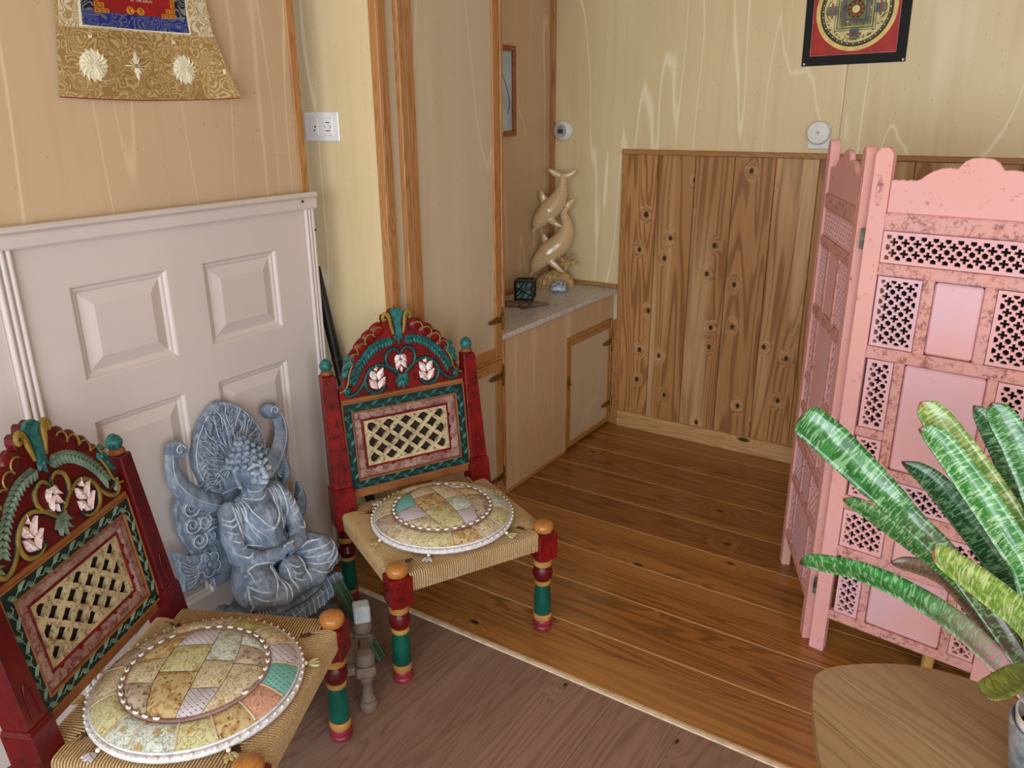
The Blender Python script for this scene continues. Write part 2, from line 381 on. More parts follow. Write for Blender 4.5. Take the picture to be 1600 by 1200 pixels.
def room():
    # pine floor beyond the threshold: pale joints show between the boards
    bm = nb(); box2(bm, (-2.1, 1.605, -0.06), (XR, YB + 0.05, -0.0008))
    fl = struct('floor', bm, M['floor_gap'], 'varnished pine board floor with pale joints in front of the wainscot')
    ys = [1.618, 1.828, 2.033, 2.23, 2.452, 2.64, 2.854, 3.054, 3.25, 3.385]
    for a, b in zip(ys, ys[1:]):
        bm = nb(); box2(bm, (-2.05, a + 0.0017, -0.008), (XR, b - 0.0017, 0.0))
        obj('plank', bm, M['floor'], fl, 0.0008)
    bm = nb(); box2(bm, (-2.1, YF - 0.05, -0.06), (XR, 1.605, -0.006))
    f2 = struct('floor', bm, M['lam_gap'], 'grey brown oak laminate floor in the foreground under the chairs')
    x = XL - 0.02; k = 0
    while x < XR:
        off = (k * 0.47) % 1.25; y = 1.597 - off if off > 0.2 else 1.597
        segs = []; top = 1.597
        if off > 0.2: segs.append((1.597 - off, 1.597)); top = 1.597 - off
        while top > YF: segs.append((max(YF, top - 1.25), top)); top -= 1.25
        for a, b in segs:
            bm = nb(); box2(bm, (x + 0.0004, a + 0.0004, -0.008), (min(x + 0.192, XR) - 0.0004, b - 0.0004, -0.0002))
            obj('plank', bm, M['lam'], f2, 0.0005)
        x += 0.192; k += 1
    bm = nb(); box2(bm, (XL, 1.598, -0.02), (XR, 1.611, 0.003))
    struct('trim_1', bm, M['strip'], 'thin pale threshold strip between pine boards and laminate', None, 0.001)
    # back wall: two plywood sheets above, knotty pine planks below
    bm = nb(); box2(bm, (-2.1, YB + 0.004, -0.05), (XR, YB + 0.1, ZC))
    wb = struct('wall_back', bm, M['dark'], 'pale plywood back wall above knotty pine wainscot')
    for a, b in ((-2.06, -0.7245), (-0.7230, 0.497), (0.4985, 1.719), (1.7205, XR)):
        bm = nb(); box2(bm, (a, YB, 0.0), (b, YB + 0.006, ZC)); obj('plywood_sheet', bm, M['ply_back'], wb)
    xs = [-1.630] + [-1.464 + 0.1708 * i for i in range(22)]
    for a, b in zip(xs, xs[1:]):
        if a > XR: break
        bm = nb(); box2(bm, (a + 0.0012, YB - 0.014, 0.07), (min(b, XR) - 0.0012, YB, 1.303)); obj('plank', bm, M['wains'], wb, 0.0025)
    bm = nb(); box2(bm, (-1.636, YB - 0.03, 1.301), (XR, YB, 1.322)); obj('cap_rail', bm, M['trim_x'], wb, 0.003)
    bm = nb(); box2(bm, (-1.636, YB - 0.02, 0.53), (-1.606, YB, 1.301)); obj('edge_strip', bm, M['trim'], wb, 0.002)
    bm = nb(); box2(bm, (-1.652, YB - 0.022, 0.0), (-1.613, YB, 0.532)); obj('edge_strip', bm, M['trim'], wb, 0.002)
    bm = nb(); box2(bm, (-1.612, YB - 0.032, 0.0), (XR, YB, 0.079))
    struct('baseboard_back', bm, M['base'], 'pale pine baseboard under the wainscot', None, 0.003)
    # niche wall with its corner strip
    bm = nb(); box2(bm, (XN - 0.1, YT1, 0.0), (XN, YB, ZC))
    struct('wall_niche', bm, M['ply'], 'plywood side wall of the niche over the counter')
    bm = nb(); box2(bm, (XN, YB - 0.016, 0.70), (XN + 0.024, YB, ZC))
    struct('trim_2', bm, M['trim'], 'thin pine strip up the niche corner', None, 0.003)
    # left wall ending in a pier
    bm = nb(); box2(bm, (XL - 0.12, YF, 0.0), (XL, 1.70, ZC))
    wl = struct('wall_left', bm, M['ply'], 'plywood left wall above the white panelling')
    bm = nb(); box2(bm, (XL - 0.12, 1.684, 0.0), (XL + 0.006, 1.714, ZC)); obj('edge_strip', bm, M['trim'], wl, 0.002)
    bm = nb(); box2(bm, (XL - 0.32, 1.6, 0.0), (XL - 0.30, YT0 + 0.3, ZC))
    struct('wall_recess', bm, M['ply'], 'narrow plywood recess behind the pier')
    # right wall, wall behind the camera, ceiling; each with a window
    def wall_with_window(name, lab, wname, axis, pos, lo, hi, w0, w1, z0, z1):
        bm = nb()
        def B(a, b, c, d):
            if axis == 'Y': box2(bm, (a, pos - 0.1, c), (b, pos, d))
            else: box2(bm, (pos, a, c), (pos + 0.1, b, d))
        B(lo, w0, 0, ZC); B(w1, hi, 0, ZC); B(w0, w1, 0, z0); B(w0, w1, z1, ZC)
        struct(name, bm, M['ply'], lab)
        bm = nb(); t = 0.05
        def F(a, b, c, d):
            if axis == 'Y': box2(bm, (a, pos - 0.07, c), (b, pos - 0.03, d))
            else: box2(bm, (pos + 0.03, a, c), (pos + 0.07, b, d))
        F(w0, w0 + t, z0, z1); F(w1 - t, w1, z0, z1); F(w0 + t, w1 - t, z0, z0 + t); F(w0 + t, w1 - t, z1 - t, z1)
        F((w0 + w1) / 2 - t / 2, (w0 + w1) / 2 + t / 2, z0 + t, z1 - t)
        struct(wname, bm, M['white'], 'white framed ' + ('wide window behind the viewer' if axis == 'Y' else 'window in the right wall'))
    wall_with_window('wall_front', 'plywood wall behind the viewer', 'window_1', 'Y', YF, XL - 0.12, XR, -1.4, 2.0, 0.55, 2.3)
    wall_with_window('wall_right', 'plywood right wall', 'window_2', 'X', XR, YF, YB + 0.1, -1.65, -0.25, 0.7, 2.2)
    bm = nb(); box2(bm, (XL - 0.35, YF - 0.1, ZC), (XR + 0.1, YB + 0.1, ZC + 0.05))
    struct('ceiling', bm, M['ceil'], 'pale board ceiling')
room()

# ------------------------------------------------------------------ white door leaves reused as panelling
def raised_panel(y0, y1, z0, z1):
    bm = nb(); x = 0.0
    rings = [(0, 0.0), (0.004, -0.0015), (0.008, -0.008), (0.014, -0.0085), (0.020, -0.012), (0.052, -0.0015)]
    vs = []
    for ins, d in rings:
        a, b, c, e = y0 + ins, y1 - ins, z0 + ins, z1 - ins
        vs.append([bm.verts.new((x + d, p, q)) for p, q in ((a, c), (b, c), (b, e), (a, e))])
    for r, s in zip(vs, vs[1:]):
        for k in range(4): bm.faces.new((r[k], r[(k + 1) % 4], s[(k + 1) % 4], s[k]))
    bm.faces.new(vs[-1]); return bm
def panelling():
    X0 = -1.850
    root = thing('panelled_door_leaf', 'off-white panelled door leaf fixed to the left wall as wainscot', 'wall panel', (X0, 0, 0))
    root2 = thing('panelled_door_leaf', 'second off-white door leaf, left of the reeded strip', 'wall panel', (X0, 0, 0))
    for rt, y0, cols in ((root, 0.835, ((0.942, 1.194), (1.300, 1.549))), (root2, -0.042, ((0.065, 0.317), (0.423, 0.672)))):
        y1 = y0 + 0.83
        rows = ((0.16, 0.783), (0.886, 1.117))
        bm = nb()
        ysp = [y0, cols[0][0], cols[0][1], cols[1][0], cols[1][1], y1]
        for i in (0, 2, 4): box2(bm, (-0.018, ysp[i], 0.012), (0, ysp[i + 1], 1.235))
        for c in cols:
            zsp = [0.012, rows[0][0], rows[0][1], rows[1][0], rows[1][1], 1.235]
            for i in (0, 2, 4): box2(bm, (-0.018, c[0], zsp[i]), (0, c[1], zsp[i + 1]))
        obj('door_slab', bm, M['white'], rt)
        for c in cols:
            for r in rows: obj('raised_panel', raised_panel(c[0], c[1], r[0], r[1]), M['white'], rt)
    def reeds(y0, y1, rt):
        bm = nb(); n = 3; w = (y1 - y0) / n
        box2(bm, (-0.018, y0, 0.012), (0.004, y1, 1.222))
        for i in range(n): tube(bm, [(0.004, y0 + w * (i + 0.5), 0.012), (0.004, y0 + w * (i + 0.5), 1.222)], w * 0.46, 10)
        obj('reeded_strip', bm, M['white'], rt, 0, 40)
    reeds(1.667, 1.703, root); reeds(0.789, 0.834, root)
    prof = [(0, 1.220), (0.016, 1.220), (0.018, 1.224), (0.018, 1.246), (0.014, 1.250), (0.020, 1.253), (0.024, 1.258), (0.024, 1.262), (0.018, 1.268), (0, 1.268)]
    for rt, a, b in ((root, 0.789, 1.708), (root2, -0.042, 0.787)):
        bm = nb(); prism(bm, prof, lambda p, z, h: (p - 0.002, h, z), a, b); obj('cap_rail', bm, M['white'], rt, 0, 25)
    for y, z in ((1.652, 1.244), (1.700, 1.155)):
        bm = nb(); ell(bm, (0.0175 if z > 1.2 else 0.0085, y, z), (0.003, 0.004, 0.004)); obj('screw', bm, M['dark'], root)
panelling()

# ------------------------------------------------------------------ tall cabinet, base cabinet, countertop
def strap_hinge(parent, y, z, x, mat, d=-1, tall=0.05):
    # ornate pointed strap with a scalloped plate; d = direction the strap points along Y
    bm = nb()
    half = [(0.000, 0.013), (0.020, 0.013), (0.026, 0.007), (0.036, 0.015), (0.046, 0.007), (0.056, 0.013), (0.066, 0.005), (0.076, 0.009), (0.092, 0.0)]
    out = half + [(a, -b) for a, b in half[::-1] if b > 0]
    prism(bm, out, lambda a, b, h: (x + h, y + d * a, z + b), 0.0, 0.003)
    tube(bm, [(x + 0.004, y, z - tall / 2 * 0.7), (x + 0.004, y, z + tall / 2 * 0.7)], 0.0045, 8)
    hp = [(0, 0.5), (0.006, 0.46), (0.004, 0.36), (0.012, 0.28), (0.006, 0.16), (0.014, 0.08), (0.014, -0.08), (0.006, -0.16), (0.012, -0.28), (0.004, -0.36), (0.006, -0.46), (0, -0.5)]
    prism(bm, [(a, b * tall) for a, b in hp], lambda a, b, h: (x + h, y - d * a, z + b), 0.0, 0.003)
    return obj('hinge', bm, mat, parent, 0, 30)
def tall_cabinet():
    r = thing('tall_cabinet', 'tall plywood cupboard with pine-framed doors behind the red chair', 'cabinet', (0, 0, 0))
    xf = XC - 0.018
    bm = nb(); box2(bm, (-2.15, YT0, 0.0), (xf, YT1, ZC - 0.002)); obj('carcass', bm, M['ply_back'], r)
    bm = nb()
    box2(bm, (xf - 0.012, YT0 - 0.006, 0), (XC, YT0, ZC - 0.002)); box2(bm, (xf, YT0, 0), (XC, YT0 + 0.033, ZC - 0.002))
    obj('corner_strip', bm, M['trim'], r, 0.002)
    bm = nb(); box2(bm, (xf, YT0 + 0.033, 0), (XC - 0.012, 1.902, ZC - 0.002)); obj('side_filler', bm, M['ply_door'], r)
    bm = nb(); box2(bm, (xf, 1.903, 0), (XC + 0.004, 1.931, ZC - 0.002)); obj('door_post', bm, M['trim'], r, 0.003)
    bm = nb(); box2(bm, (xf, 2.4255, 0), (XC + 0.004, 2.4415, ZC - 0.002)); obj('door_post', bm, M['trim'], r, 0.003)
    bm = nb(); box2(bm, (xf, 1.935, 0.585), (XC - 0.004, 2.424, 0.597)); obj('divider', bm, M['trim_y'], r, 0.002)
    for z0, z1, nm in ((0.03, 0.583, 'lower'), (0.599, 2.36, 'upper')):
        y0, y1 = 1.936, 2.423; w = 0.038
        bm = nb(); box2(bm, (xf, y0 + w - 0.002, z0 + w), (XC - 0.008, y1 - w + 0.002, z1 - w)); d = obj('door', bm, M['ply_door'], r)
        bm = nb(); box2(bm, (xf, y0, z0), (XC, y0 + w, z1)); obj('door_stile', bm, M['trim'], d, 0.003)
        bm = nb(); box2(bm, (xf, y1 - w, z0), (XC, y1, z1)); obj('door_stile', bm, M['trim'], d, 0.003)
        bm = nb(); box2(bm, (xf, y0 + w, z0), (XC - 0.0005, y1 - w, z0 + w)); obj('door_rail', bm, M['trim_y'], d, 0.003)
        bm = nb(); box2(bm, (xf, y0 + w, z1 - w), (XC - 0.0005, y1 - w, z1)); obj('door_rail', bm, M['trim_y'], d, 0.003)
        for z in ((0.52, 0.09) if nm == 'lower' else (0.745, 2.15)):
            strap_hinge(d, 2.424, z, XC + 0.001, M['brass'], -1, 0.092)
        bm = nb(); z = 0.50 if nm == 'lower' else 0.775
        for y in (1.921, 1.948):
            prism(bm, [(0.009 * math.cos(a * PI / 6) * (1.25 if a % 2 else 0.8), 0.028 * math.sin(a * PI / 6) * (1 if a % 2 else 0.8)) for a in range(12)], lambda a, b, h: (XC + 0.004 + h, y + a, z + b), 0, 0.003)
        tube(bm, [(XC + 0.008, 1.944, z + 0.008), (XC + 0.016, 1.935, z), (XC + 0.008, 1.924, z - 0.002)], 0.004, 6)
        obj('latch', bm, M['brass'], d, 0, 30)
tall_cabinet()
def base_cabinet():
    r = thing('base_cabinet', 'low plywood cupboard with brass-hinged door under the grey counter', 'cabinet', (0, 0, 0))
    bm = nb(); box2(bm, (XN + 0.002, YT1 + 0.013, 0.012), (XC - 0.002, 2.925, 0.664)); box2(bm, (XN + 0.002, 2.925, 0.545), (XC - 0.002, YB - 0.022, 0.664)); box2(bm, (XN + 0.002, 2.925, 0.012), (XC - 0.03, YB - 0.03, 0.545))
    obj('body', bm, M['ply_front'], r)
    bm = nb(); box2(bm, (XC - 0.02, YT1 + 0.013, 0.0), (XC + 0.004, 2.925, 0.014)); obj('plinth_strip', bm, M['trim_y'], r, 0.002)
    y0, y1, z0, z1, w = 2.925, YB - 0.024, 0.010, 0.543, 0.018
    bm = nb(); box2(bm, (XC - 0.03, y0, z0), (XC + 0.002, y0 + w, z1)); obj('door_casing', bm, M['trim'], r, 0.002)
    bm = nb(); box2(bm, (XC - 0.03, y1 - 0.010, z0), (XC + 0.002, y1, z1)); obj('door_casing', bm, M['trim'], r, 0.002)
    bm = nb(); box2(bm, (XC - 0.03, y0 + w, z1 - w), (XC + 0.002, y1 - 0.01, z1)); obj('door_casing', bm, M['trim_y'], r, 0.002)
    a, b, c, e = y0 + w + 0.002, y1 - 0.012, z0 + 0.003, z1 - w - 0.002; f = 0.026
    bm = nb(); box2(bm, (XC - 0.016, a + f, c + f), (XC - 0.006, b - f * 0.6, e - f)); d = obj('door', bm, M['ply_door'], r)
    bm = nb(); box2(bm, (XC - 0.02, a, c), (XC - 0.001, a + f, e)); obj('door_stile', bm, M['trim'], d, 0.002)
    bm = nb(); box2(bm, (XC - 0.02, b - f * 0.6, c), (XC - 0.001, b, e)); obj('door_stile', bm, M['trim'], d, 0.002)
    bm = nb(); box2(bm, (XC - 0.02, a + f, c), (XC - 0.0015, b - f * 0.6, c + f)); obj('door_rail', bm, M['trim_y'], d, 0.002)
    bm = nb(); box2(bm, (XC - 0.02, a + f, e - f), (XC - 0.0015, b - f * 0.6, e)); obj('door_rail', bm, M['trim_y'], d, 0.002)
    for z in (0.43, 0.115): strap_hinge(d, y1 - 0.004, z, XC + 0.003, M['brass'], -1, 0.105)
    bm = nb()
    prism(bm, [(0.010 * math.cos(k * PI / 6) * (1.2 if k % 2 else 0.8), 0.036 * math.sin(k * PI / 6) * (1 if k % 2 else 0.8)) for k in range(12)], lambda p, q, h: (XC + 0.003 + h, y0 + 0.016 + p, 0.335 + q), 0, 0.003)
    tube(bm, [(XC + 0.007, y0 + 0.006, 0.335), (XC + 0.018, y0 + 0.016, 0.333), (XC + 0.007, y0 + 0.03, 0.331)], 0.004, 6)
    obj('latch', bm, M['brass'], d, 0, 30)
    bm = nb(); box2(bm, (XN + 0.002, YT1 - 0.012 + 0.024, 0.666), (-1.640, YB - 0.004, 0.686)); box2(bm, (XC + 0.006, 2.414, 0.666), (-1.640, YT1 + 0.012, 0.686))
    ct = obj('countertop', bm, M['marble'], None, 0.002)
    tag(ct, 'speckled grey marble countertop under the dolphin sculpture', 'countertop')
    bm = nb(); box2(bm, (XN + 0.022, YB - 0.018, 0.6865), (-1.645, YB - 0.001, 0.704)); 
    struct('trim_3', bm, M['trim_x'], 'pine strip along the counter at the back wall', None, 0.002)
    bm = nb(); box2(bm, (XN + 0.001, YT1 + 0.014, 0.6865), (XN + 0.018, YB - 0.018, 0.704))
    struct('trim_4', bm, M['trim_y'], 'pine strip along the counter at the niche wall', None, 0.002)
base_cabinet()

# ------------------------------------------------------------------ things on the walls
def disc(bm, c, r, axis='Y', t=0.001, seg=32, mi=0, h=None):
    pts = [(r * math.cos(2 * PI * k / seg), r * math.sin(2 * PI * k / seg)) for k in range(seg)]
    f = (lambda a, b, hh: (c[0] + a, c[1] - hh, c[2] + b)) if axis == 'Y' else (lambda a, b, hh: (c[0] + hh, c[1] + a, c[2] + b))
    prism(bm, pts, f, 0, t, mi)
def wall_fittings():
    # double plate with a socket and a rocker switch on the cupboard side
    r = thing('switch_plate', 'white double switch plate beside the pier', 'switch', (-1.895, YT0, 1.450))
    bm = nb(); box2(bm, (-0.080, -0.009, -0.044), (0.066, 0, 0.044)); obj('plate', bm, M['plast'], r, 0.003)
    bm = nb(); box2(bm, (0.006, -0.013, -0.027), (0.044, -0.009, 0.026)); sw = obj('rocker', bm, M['plast'], r, 0.002)
    bm = nb()
    for z in (0.012, -0.012): box2(bm, (0.016, -0.0136, z - 0.0012), (0.034, -0.0129, z + 0.0012))
    for x in (0.012, 0.037): box2(bm, (x - 0.001, -0.0136, -0.003), (x + 0.001, -0.0129, 0.003))
    obj('mark', bm, M['dark'], sw)
    bm = nb(); box2(bm, (-0.052, -0.012, -0.026), (-0.018, -0.009, 0.026)); so = obj('socket', bm, M['plast'], r, 0.002)
    bm = nb()
    for x, z in ((-0.030, -0.001), (-0.034, -0.011)): disc(bm, (x, -0.012, z), 0.003, 'Y', 0.0006, 10)
    obj('socket_hole', bm, M['dark'], so)
    # round thermostat
    r = thing('thermostat', 'round white thermostat on plywood above the dolphin sculpture', 'thermostat', (-1.945, YB, 1.398))
    rt = rotm(PI / 2, 0, 0)
    bm = nb(); lathe(bm, [(0, 0.040, 0), (0.006, 0.046, 0), (0.022, 0.047, 0), (0.034, 0.042, 0), (0.040, 0.032, 0), (0.041, 0.031, 0)], 32, (0, 0, 0), rt); obj('housing', bm, M['plast'], r, 0, 40)
    bm = nb(); lathe(bm, [(0.040, 0.031, 0), (0.044, 0.029, 0), (0.0445, 0.0, 0)], 28, (0, 0, 0), rt); d = obj('dial', bm, M['plast2'], r, 0, 40)
    bm = nb(); box2(bm, (-0.014, -0.046, -0.012), (0.014, -0.0444, 0.009)); obj('display', bm, m_plain('lcd_glass', (70, 76, 72), 0.2), d)
    bm = nb(); box2(bm, (-0.010, -0.0455, 0.014), (0.010, -0.0444, 0.017)); obj('mark', bm, M['dark'], d)
    # socket with a round plug-in unit
    r = thing('wall_socket', 'white wall socket plate on plywood behind the screen top', 'socket', (-0.797, YB, 1.387))
    bm = nb(); box2(bm, (-0.042, -0.008, -0.049), (0.042, 0, 0.043)); pl = obj('plate', bm, M['plast'], r, 0.003)
    bm = nb()
    for x in (-0.014, 0.012): disc(bm, (x, -0.008, -0.026), 0.004, 'Y', 0.0006, 10)
    obj('socket_hole', bm, M['dark'], r)
    r = thing('plug_in_alarm', 'white round plug-in unit covering the wall socket', 'alarm', (-0.797, YB - 0.009, 1.400))
    bm = nb(); lathe(bm, [(0, 0.034, 0), (0.004, 0.043, 0), (0.018, 0.044, 0), (0.024, 0.040, 0), (0.0255, 0.0, 0)], 36, (0, 0, 0), rotm(PI / 2, 0, 0)); u = obj('housing', bm, M['plast'], r, 0, 40)
    bm = nb(); disc(bm, (0, -0.0255, 0), 0.006, 'Y', 0.0008, 16); disc(bm, (-0.026, -0.0245, 0.004), 0.002, 'Y', 0.0008, 8); obj('button', bm, M['plast2'], u)
    r = thing('light_switch', 'white light switch at the far right of the back wall', 'switch', (-0.066, YB, 1.419))
    bm = nb(); box2(bm, (-0.042, -0.009, -0.043), (0.042, 0, 0.043)); obj('plate', bm, M['plast'], r, 0.003)
    bm = nb(); box2(bm, (-0.026, -0.013, -0.027), (0.026, -0.009, 0.027)); obj('rocker', bm, M['plast'], r, 0.002)
    # framed print on the niche wall, its left half hidden by the tall cupboard
    r = thing('framed_print', 'framed pale blue print with orange brown frame inside the niche', 'picture', (XN, 2.915, 1.566))
    fm = m_plain('orange_frame', (158, 84, 34), 0.4, 0.1); w, h, t = 0.30, 0.364, 0.022
    bm = nb()
    box2(bm, (0, -w / 2, -h / 2), (0.018, w / 2, -h / 2 + t)); box2(bm, (0, -w / 2, h / 2 - t), (0.018, w / 2, h / 2))
    box2(bm, (0, -w / 2, -h / 2 + t), (0.018, -w / 2 + t, h / 2 - t)); box2(bm, (0, w / 2 - t, -h / 2 + t), (0.018, w / 2, h / 2 - t))
    obj('frame', bm, fm, r, 0.002)
    bm = nb(); box2(bm, (0.001, -w / 2 + t, -h / 2 + t), (0.008, w / 2 - t, h / 2 - t)); p = obj('print', bm, m_plain('pale_blue_print', (176, 196, 208), 0.15, 0.04, 12), r)
    bm = nb(); tube(bm, cat([(0.009, 0.09, 0.01), (0.009, 0.105, -0.03), (0.009, 0.108, -0.065), (0.009, 0.095, -0.075), (0.009, 0.10, -0.09)]), 0.0012, 5); tube(bm, cat([(0.009, 0.0, 0.06), (0.009, 0.05, 0.07), (0.009, 0.09, 0.01)]), 0.0012, 5)
    obj('ink_line', bm, M['dark'], p)
wall_fittings()

def mandala():
    X, Z = -0.716, 1.834                       # centre of the disc on the back wall
    r = thing('mandala_hanging', 'black-bordered red cloth hanging with gold mandala circle on back wall', 'wall hanging', (X, YB, Z))
    r.rotation_euler = (0, math.radians(-1.0), 0)
    gold = m_plain('mandala_gold', (232, 206, 122), 0.5, 0.05); red = m_plain('mandala_red', (178, 36, 26), 0.55, 0.05)
    blk = m_plain('black_cloth', (20, 22, 24), 0.8, 0.1); dk = m_plain('mandala_dark', (62, 50, 24), 0.6, 0.15); grn = m_plain('mandala_green', (122, 134, 78), 0.6, 0.12)
    blu = m_plain('mandala_grey_blue', (96, 104, 116), 0.6, 0.15); cr = m_plain('mandala_cream', (226, 214, 150), 0.6, 0.06); rst = m_plain('mandala_rust', (150, 92, 56), 0.6, 0.1)
    bm = nb(); box2(bm, (-0.182, -0.004, -0.188), (0.186, -0.0005, 0.21)); obj('border_cloth', bm, blk, r, 0.001)
    bm = nb(); box2(bm, (-0.152, -0.0052, -0.152), (0.150, -0.004, 0.175)); obj('red_field', bm, red, r)
    lw = m_plain('thin_pink_line', (206, 140, 132), 0.6)
    bm = nb(); box2(bm, (-0.153, -0.0056, -0.1535), (0.151, -0.0042, -0.152)); box2(bm, (-0.1535, -0.0056, -0.1535), (-0.152, -0.0042, 0.175)); box2(bm, (0.150, -0.0056, -0.1535), (0.1515, -0.0042, 0.175)); obj('edge_line', bm, lw, r)
    y = -0.0052; R = 0.142
    def D(nm, rad, m, seg=48):
        nonlocal y
        bm = nb(); disc(bm, (0, y, 0), rad, 'Y', 0.0006, seg); o = obj(nm, bm, m, r); y -= 0.0006; return o
    D('gold_ring', R, gold, 64); D('dark_ring', 0.127, dk, 64)
    bm = nb()
    for k in range(72):
        a = 2 * PI * k / 72; q = rotm(0, -a, 0)
        box(bm, q @ Vector((0.1175, 0, 0)) + Vector((0, y - 0.0002, 0)), (0.004, 0.0005, 0.0055), k % 2, q)
    obj('dash_ring', bm, [cr, grn], r)
    D('cream_disc', 0.1125, cr, 64); y -= 0.0002
    rng = random.Random(4); bm = nb()
    for k in range(40):
        a = 2 * PI * k / 40 + rng.uniform(-0.05, 0.05); q = rng.uniform(0.094, 0.108)
        ell(bm, (q * math.cos(a), y, q * math.sin(a)), (rng.uniform(0.003, 0.006), 0.0006, rng.uniform(0.002, 0.005)), rotm(0, rng.uniform(0, 3), 0), rng.randrange(3), 8, 4)
    obj('emblem', bm, [rst, blu, grn], r)
    def SQ(nm, h, m):
        nonlocal y
        bm = nb(); box2(bm, (-h, y - 0.0006, -h), (h, y, h)); obj(nm, bm, m, r); y -= 0.0006
    for k in range(4):
        q = rotm(0, k * PI / 2, 0); bm = nb()
        for mi, (w, z0, z1) in enumerate(((0.016, -0.098, -0.066), (0.026, -0.088, -0.080), (0.012, -0.106, -0.094))):
            box(bm, q @ Vector((0, y - 0.0008 - mi * 0.0002, (z0 + z1) / 2)), (2 * w, 0.001, z1 - z0), (1, 0, 2)[mi], q)
        pts = [q @ Vector((0.034 * math.cos(a), y - 0.0012, -0.086 + 0.016 * math.sin(a))) for a in [PI + PI * j / 12 for j in range(13)]]
        tube(bm, pts, 0.0016, 5, 0); obj('gate', bm, [rst, blu, grn], r)
    for nm, h, m in (('square_band', 0.072, blu), ('square_band', 0.069, cr), ('square_band', 0.065, dk), ('square_band', 0.063, grn), ('square_band', 0.059, cr), ('square_band', 0.057, grn), ('square_band', 0.048, rst), ('square_band', 0.045, blu), ('square_band', 0.036, dk), ('square_band', 0.034, grn)): SQ(nm, h, m)
    bm = nb()
    for k in range(44):
        s = k % 4; a = rng.uniform(-0.04, 0.04); q = rotm(0, s * PI / 2, 0); dz = rng.choice((-0.052, -0.0405))
        ell(bm, q @ Vector((a, y, dz)), (0.0032, 0.0008, 0.0024), q @ rotm(0, rng.uniform(0, 3), 0), rng.randrange(4), 6, 4)
    obj('emblem', bm, [cr, dk, rst, blu], r)
    D('lotus_disc', 0.031, dk, 32); y -= 0.0004
    pbm = nb(); ell(pbm, (0, 0, 0.0225), (0.0055, 0.0008, 0.007), None, 0, 10, 6); pm = mesh_of('petal', pbm, rst, 0, 60)
    for k in range(10): link('petal', pm, r, (0, y, 0), (0, 2 * PI * k / 10, 0))
    D('lotus_heart', 0.0135, cr, 24); D('lotus_heart', 0.007, gold, 20)
    for x, z in ((-0.172, -0.180), (0.178, -0.181)):
        bm = nb(); ell(bm, (x, -0.005, z), (0.004, 0.002, 0.004)); obj('pin', bm, M['plast'], r)
mandala()

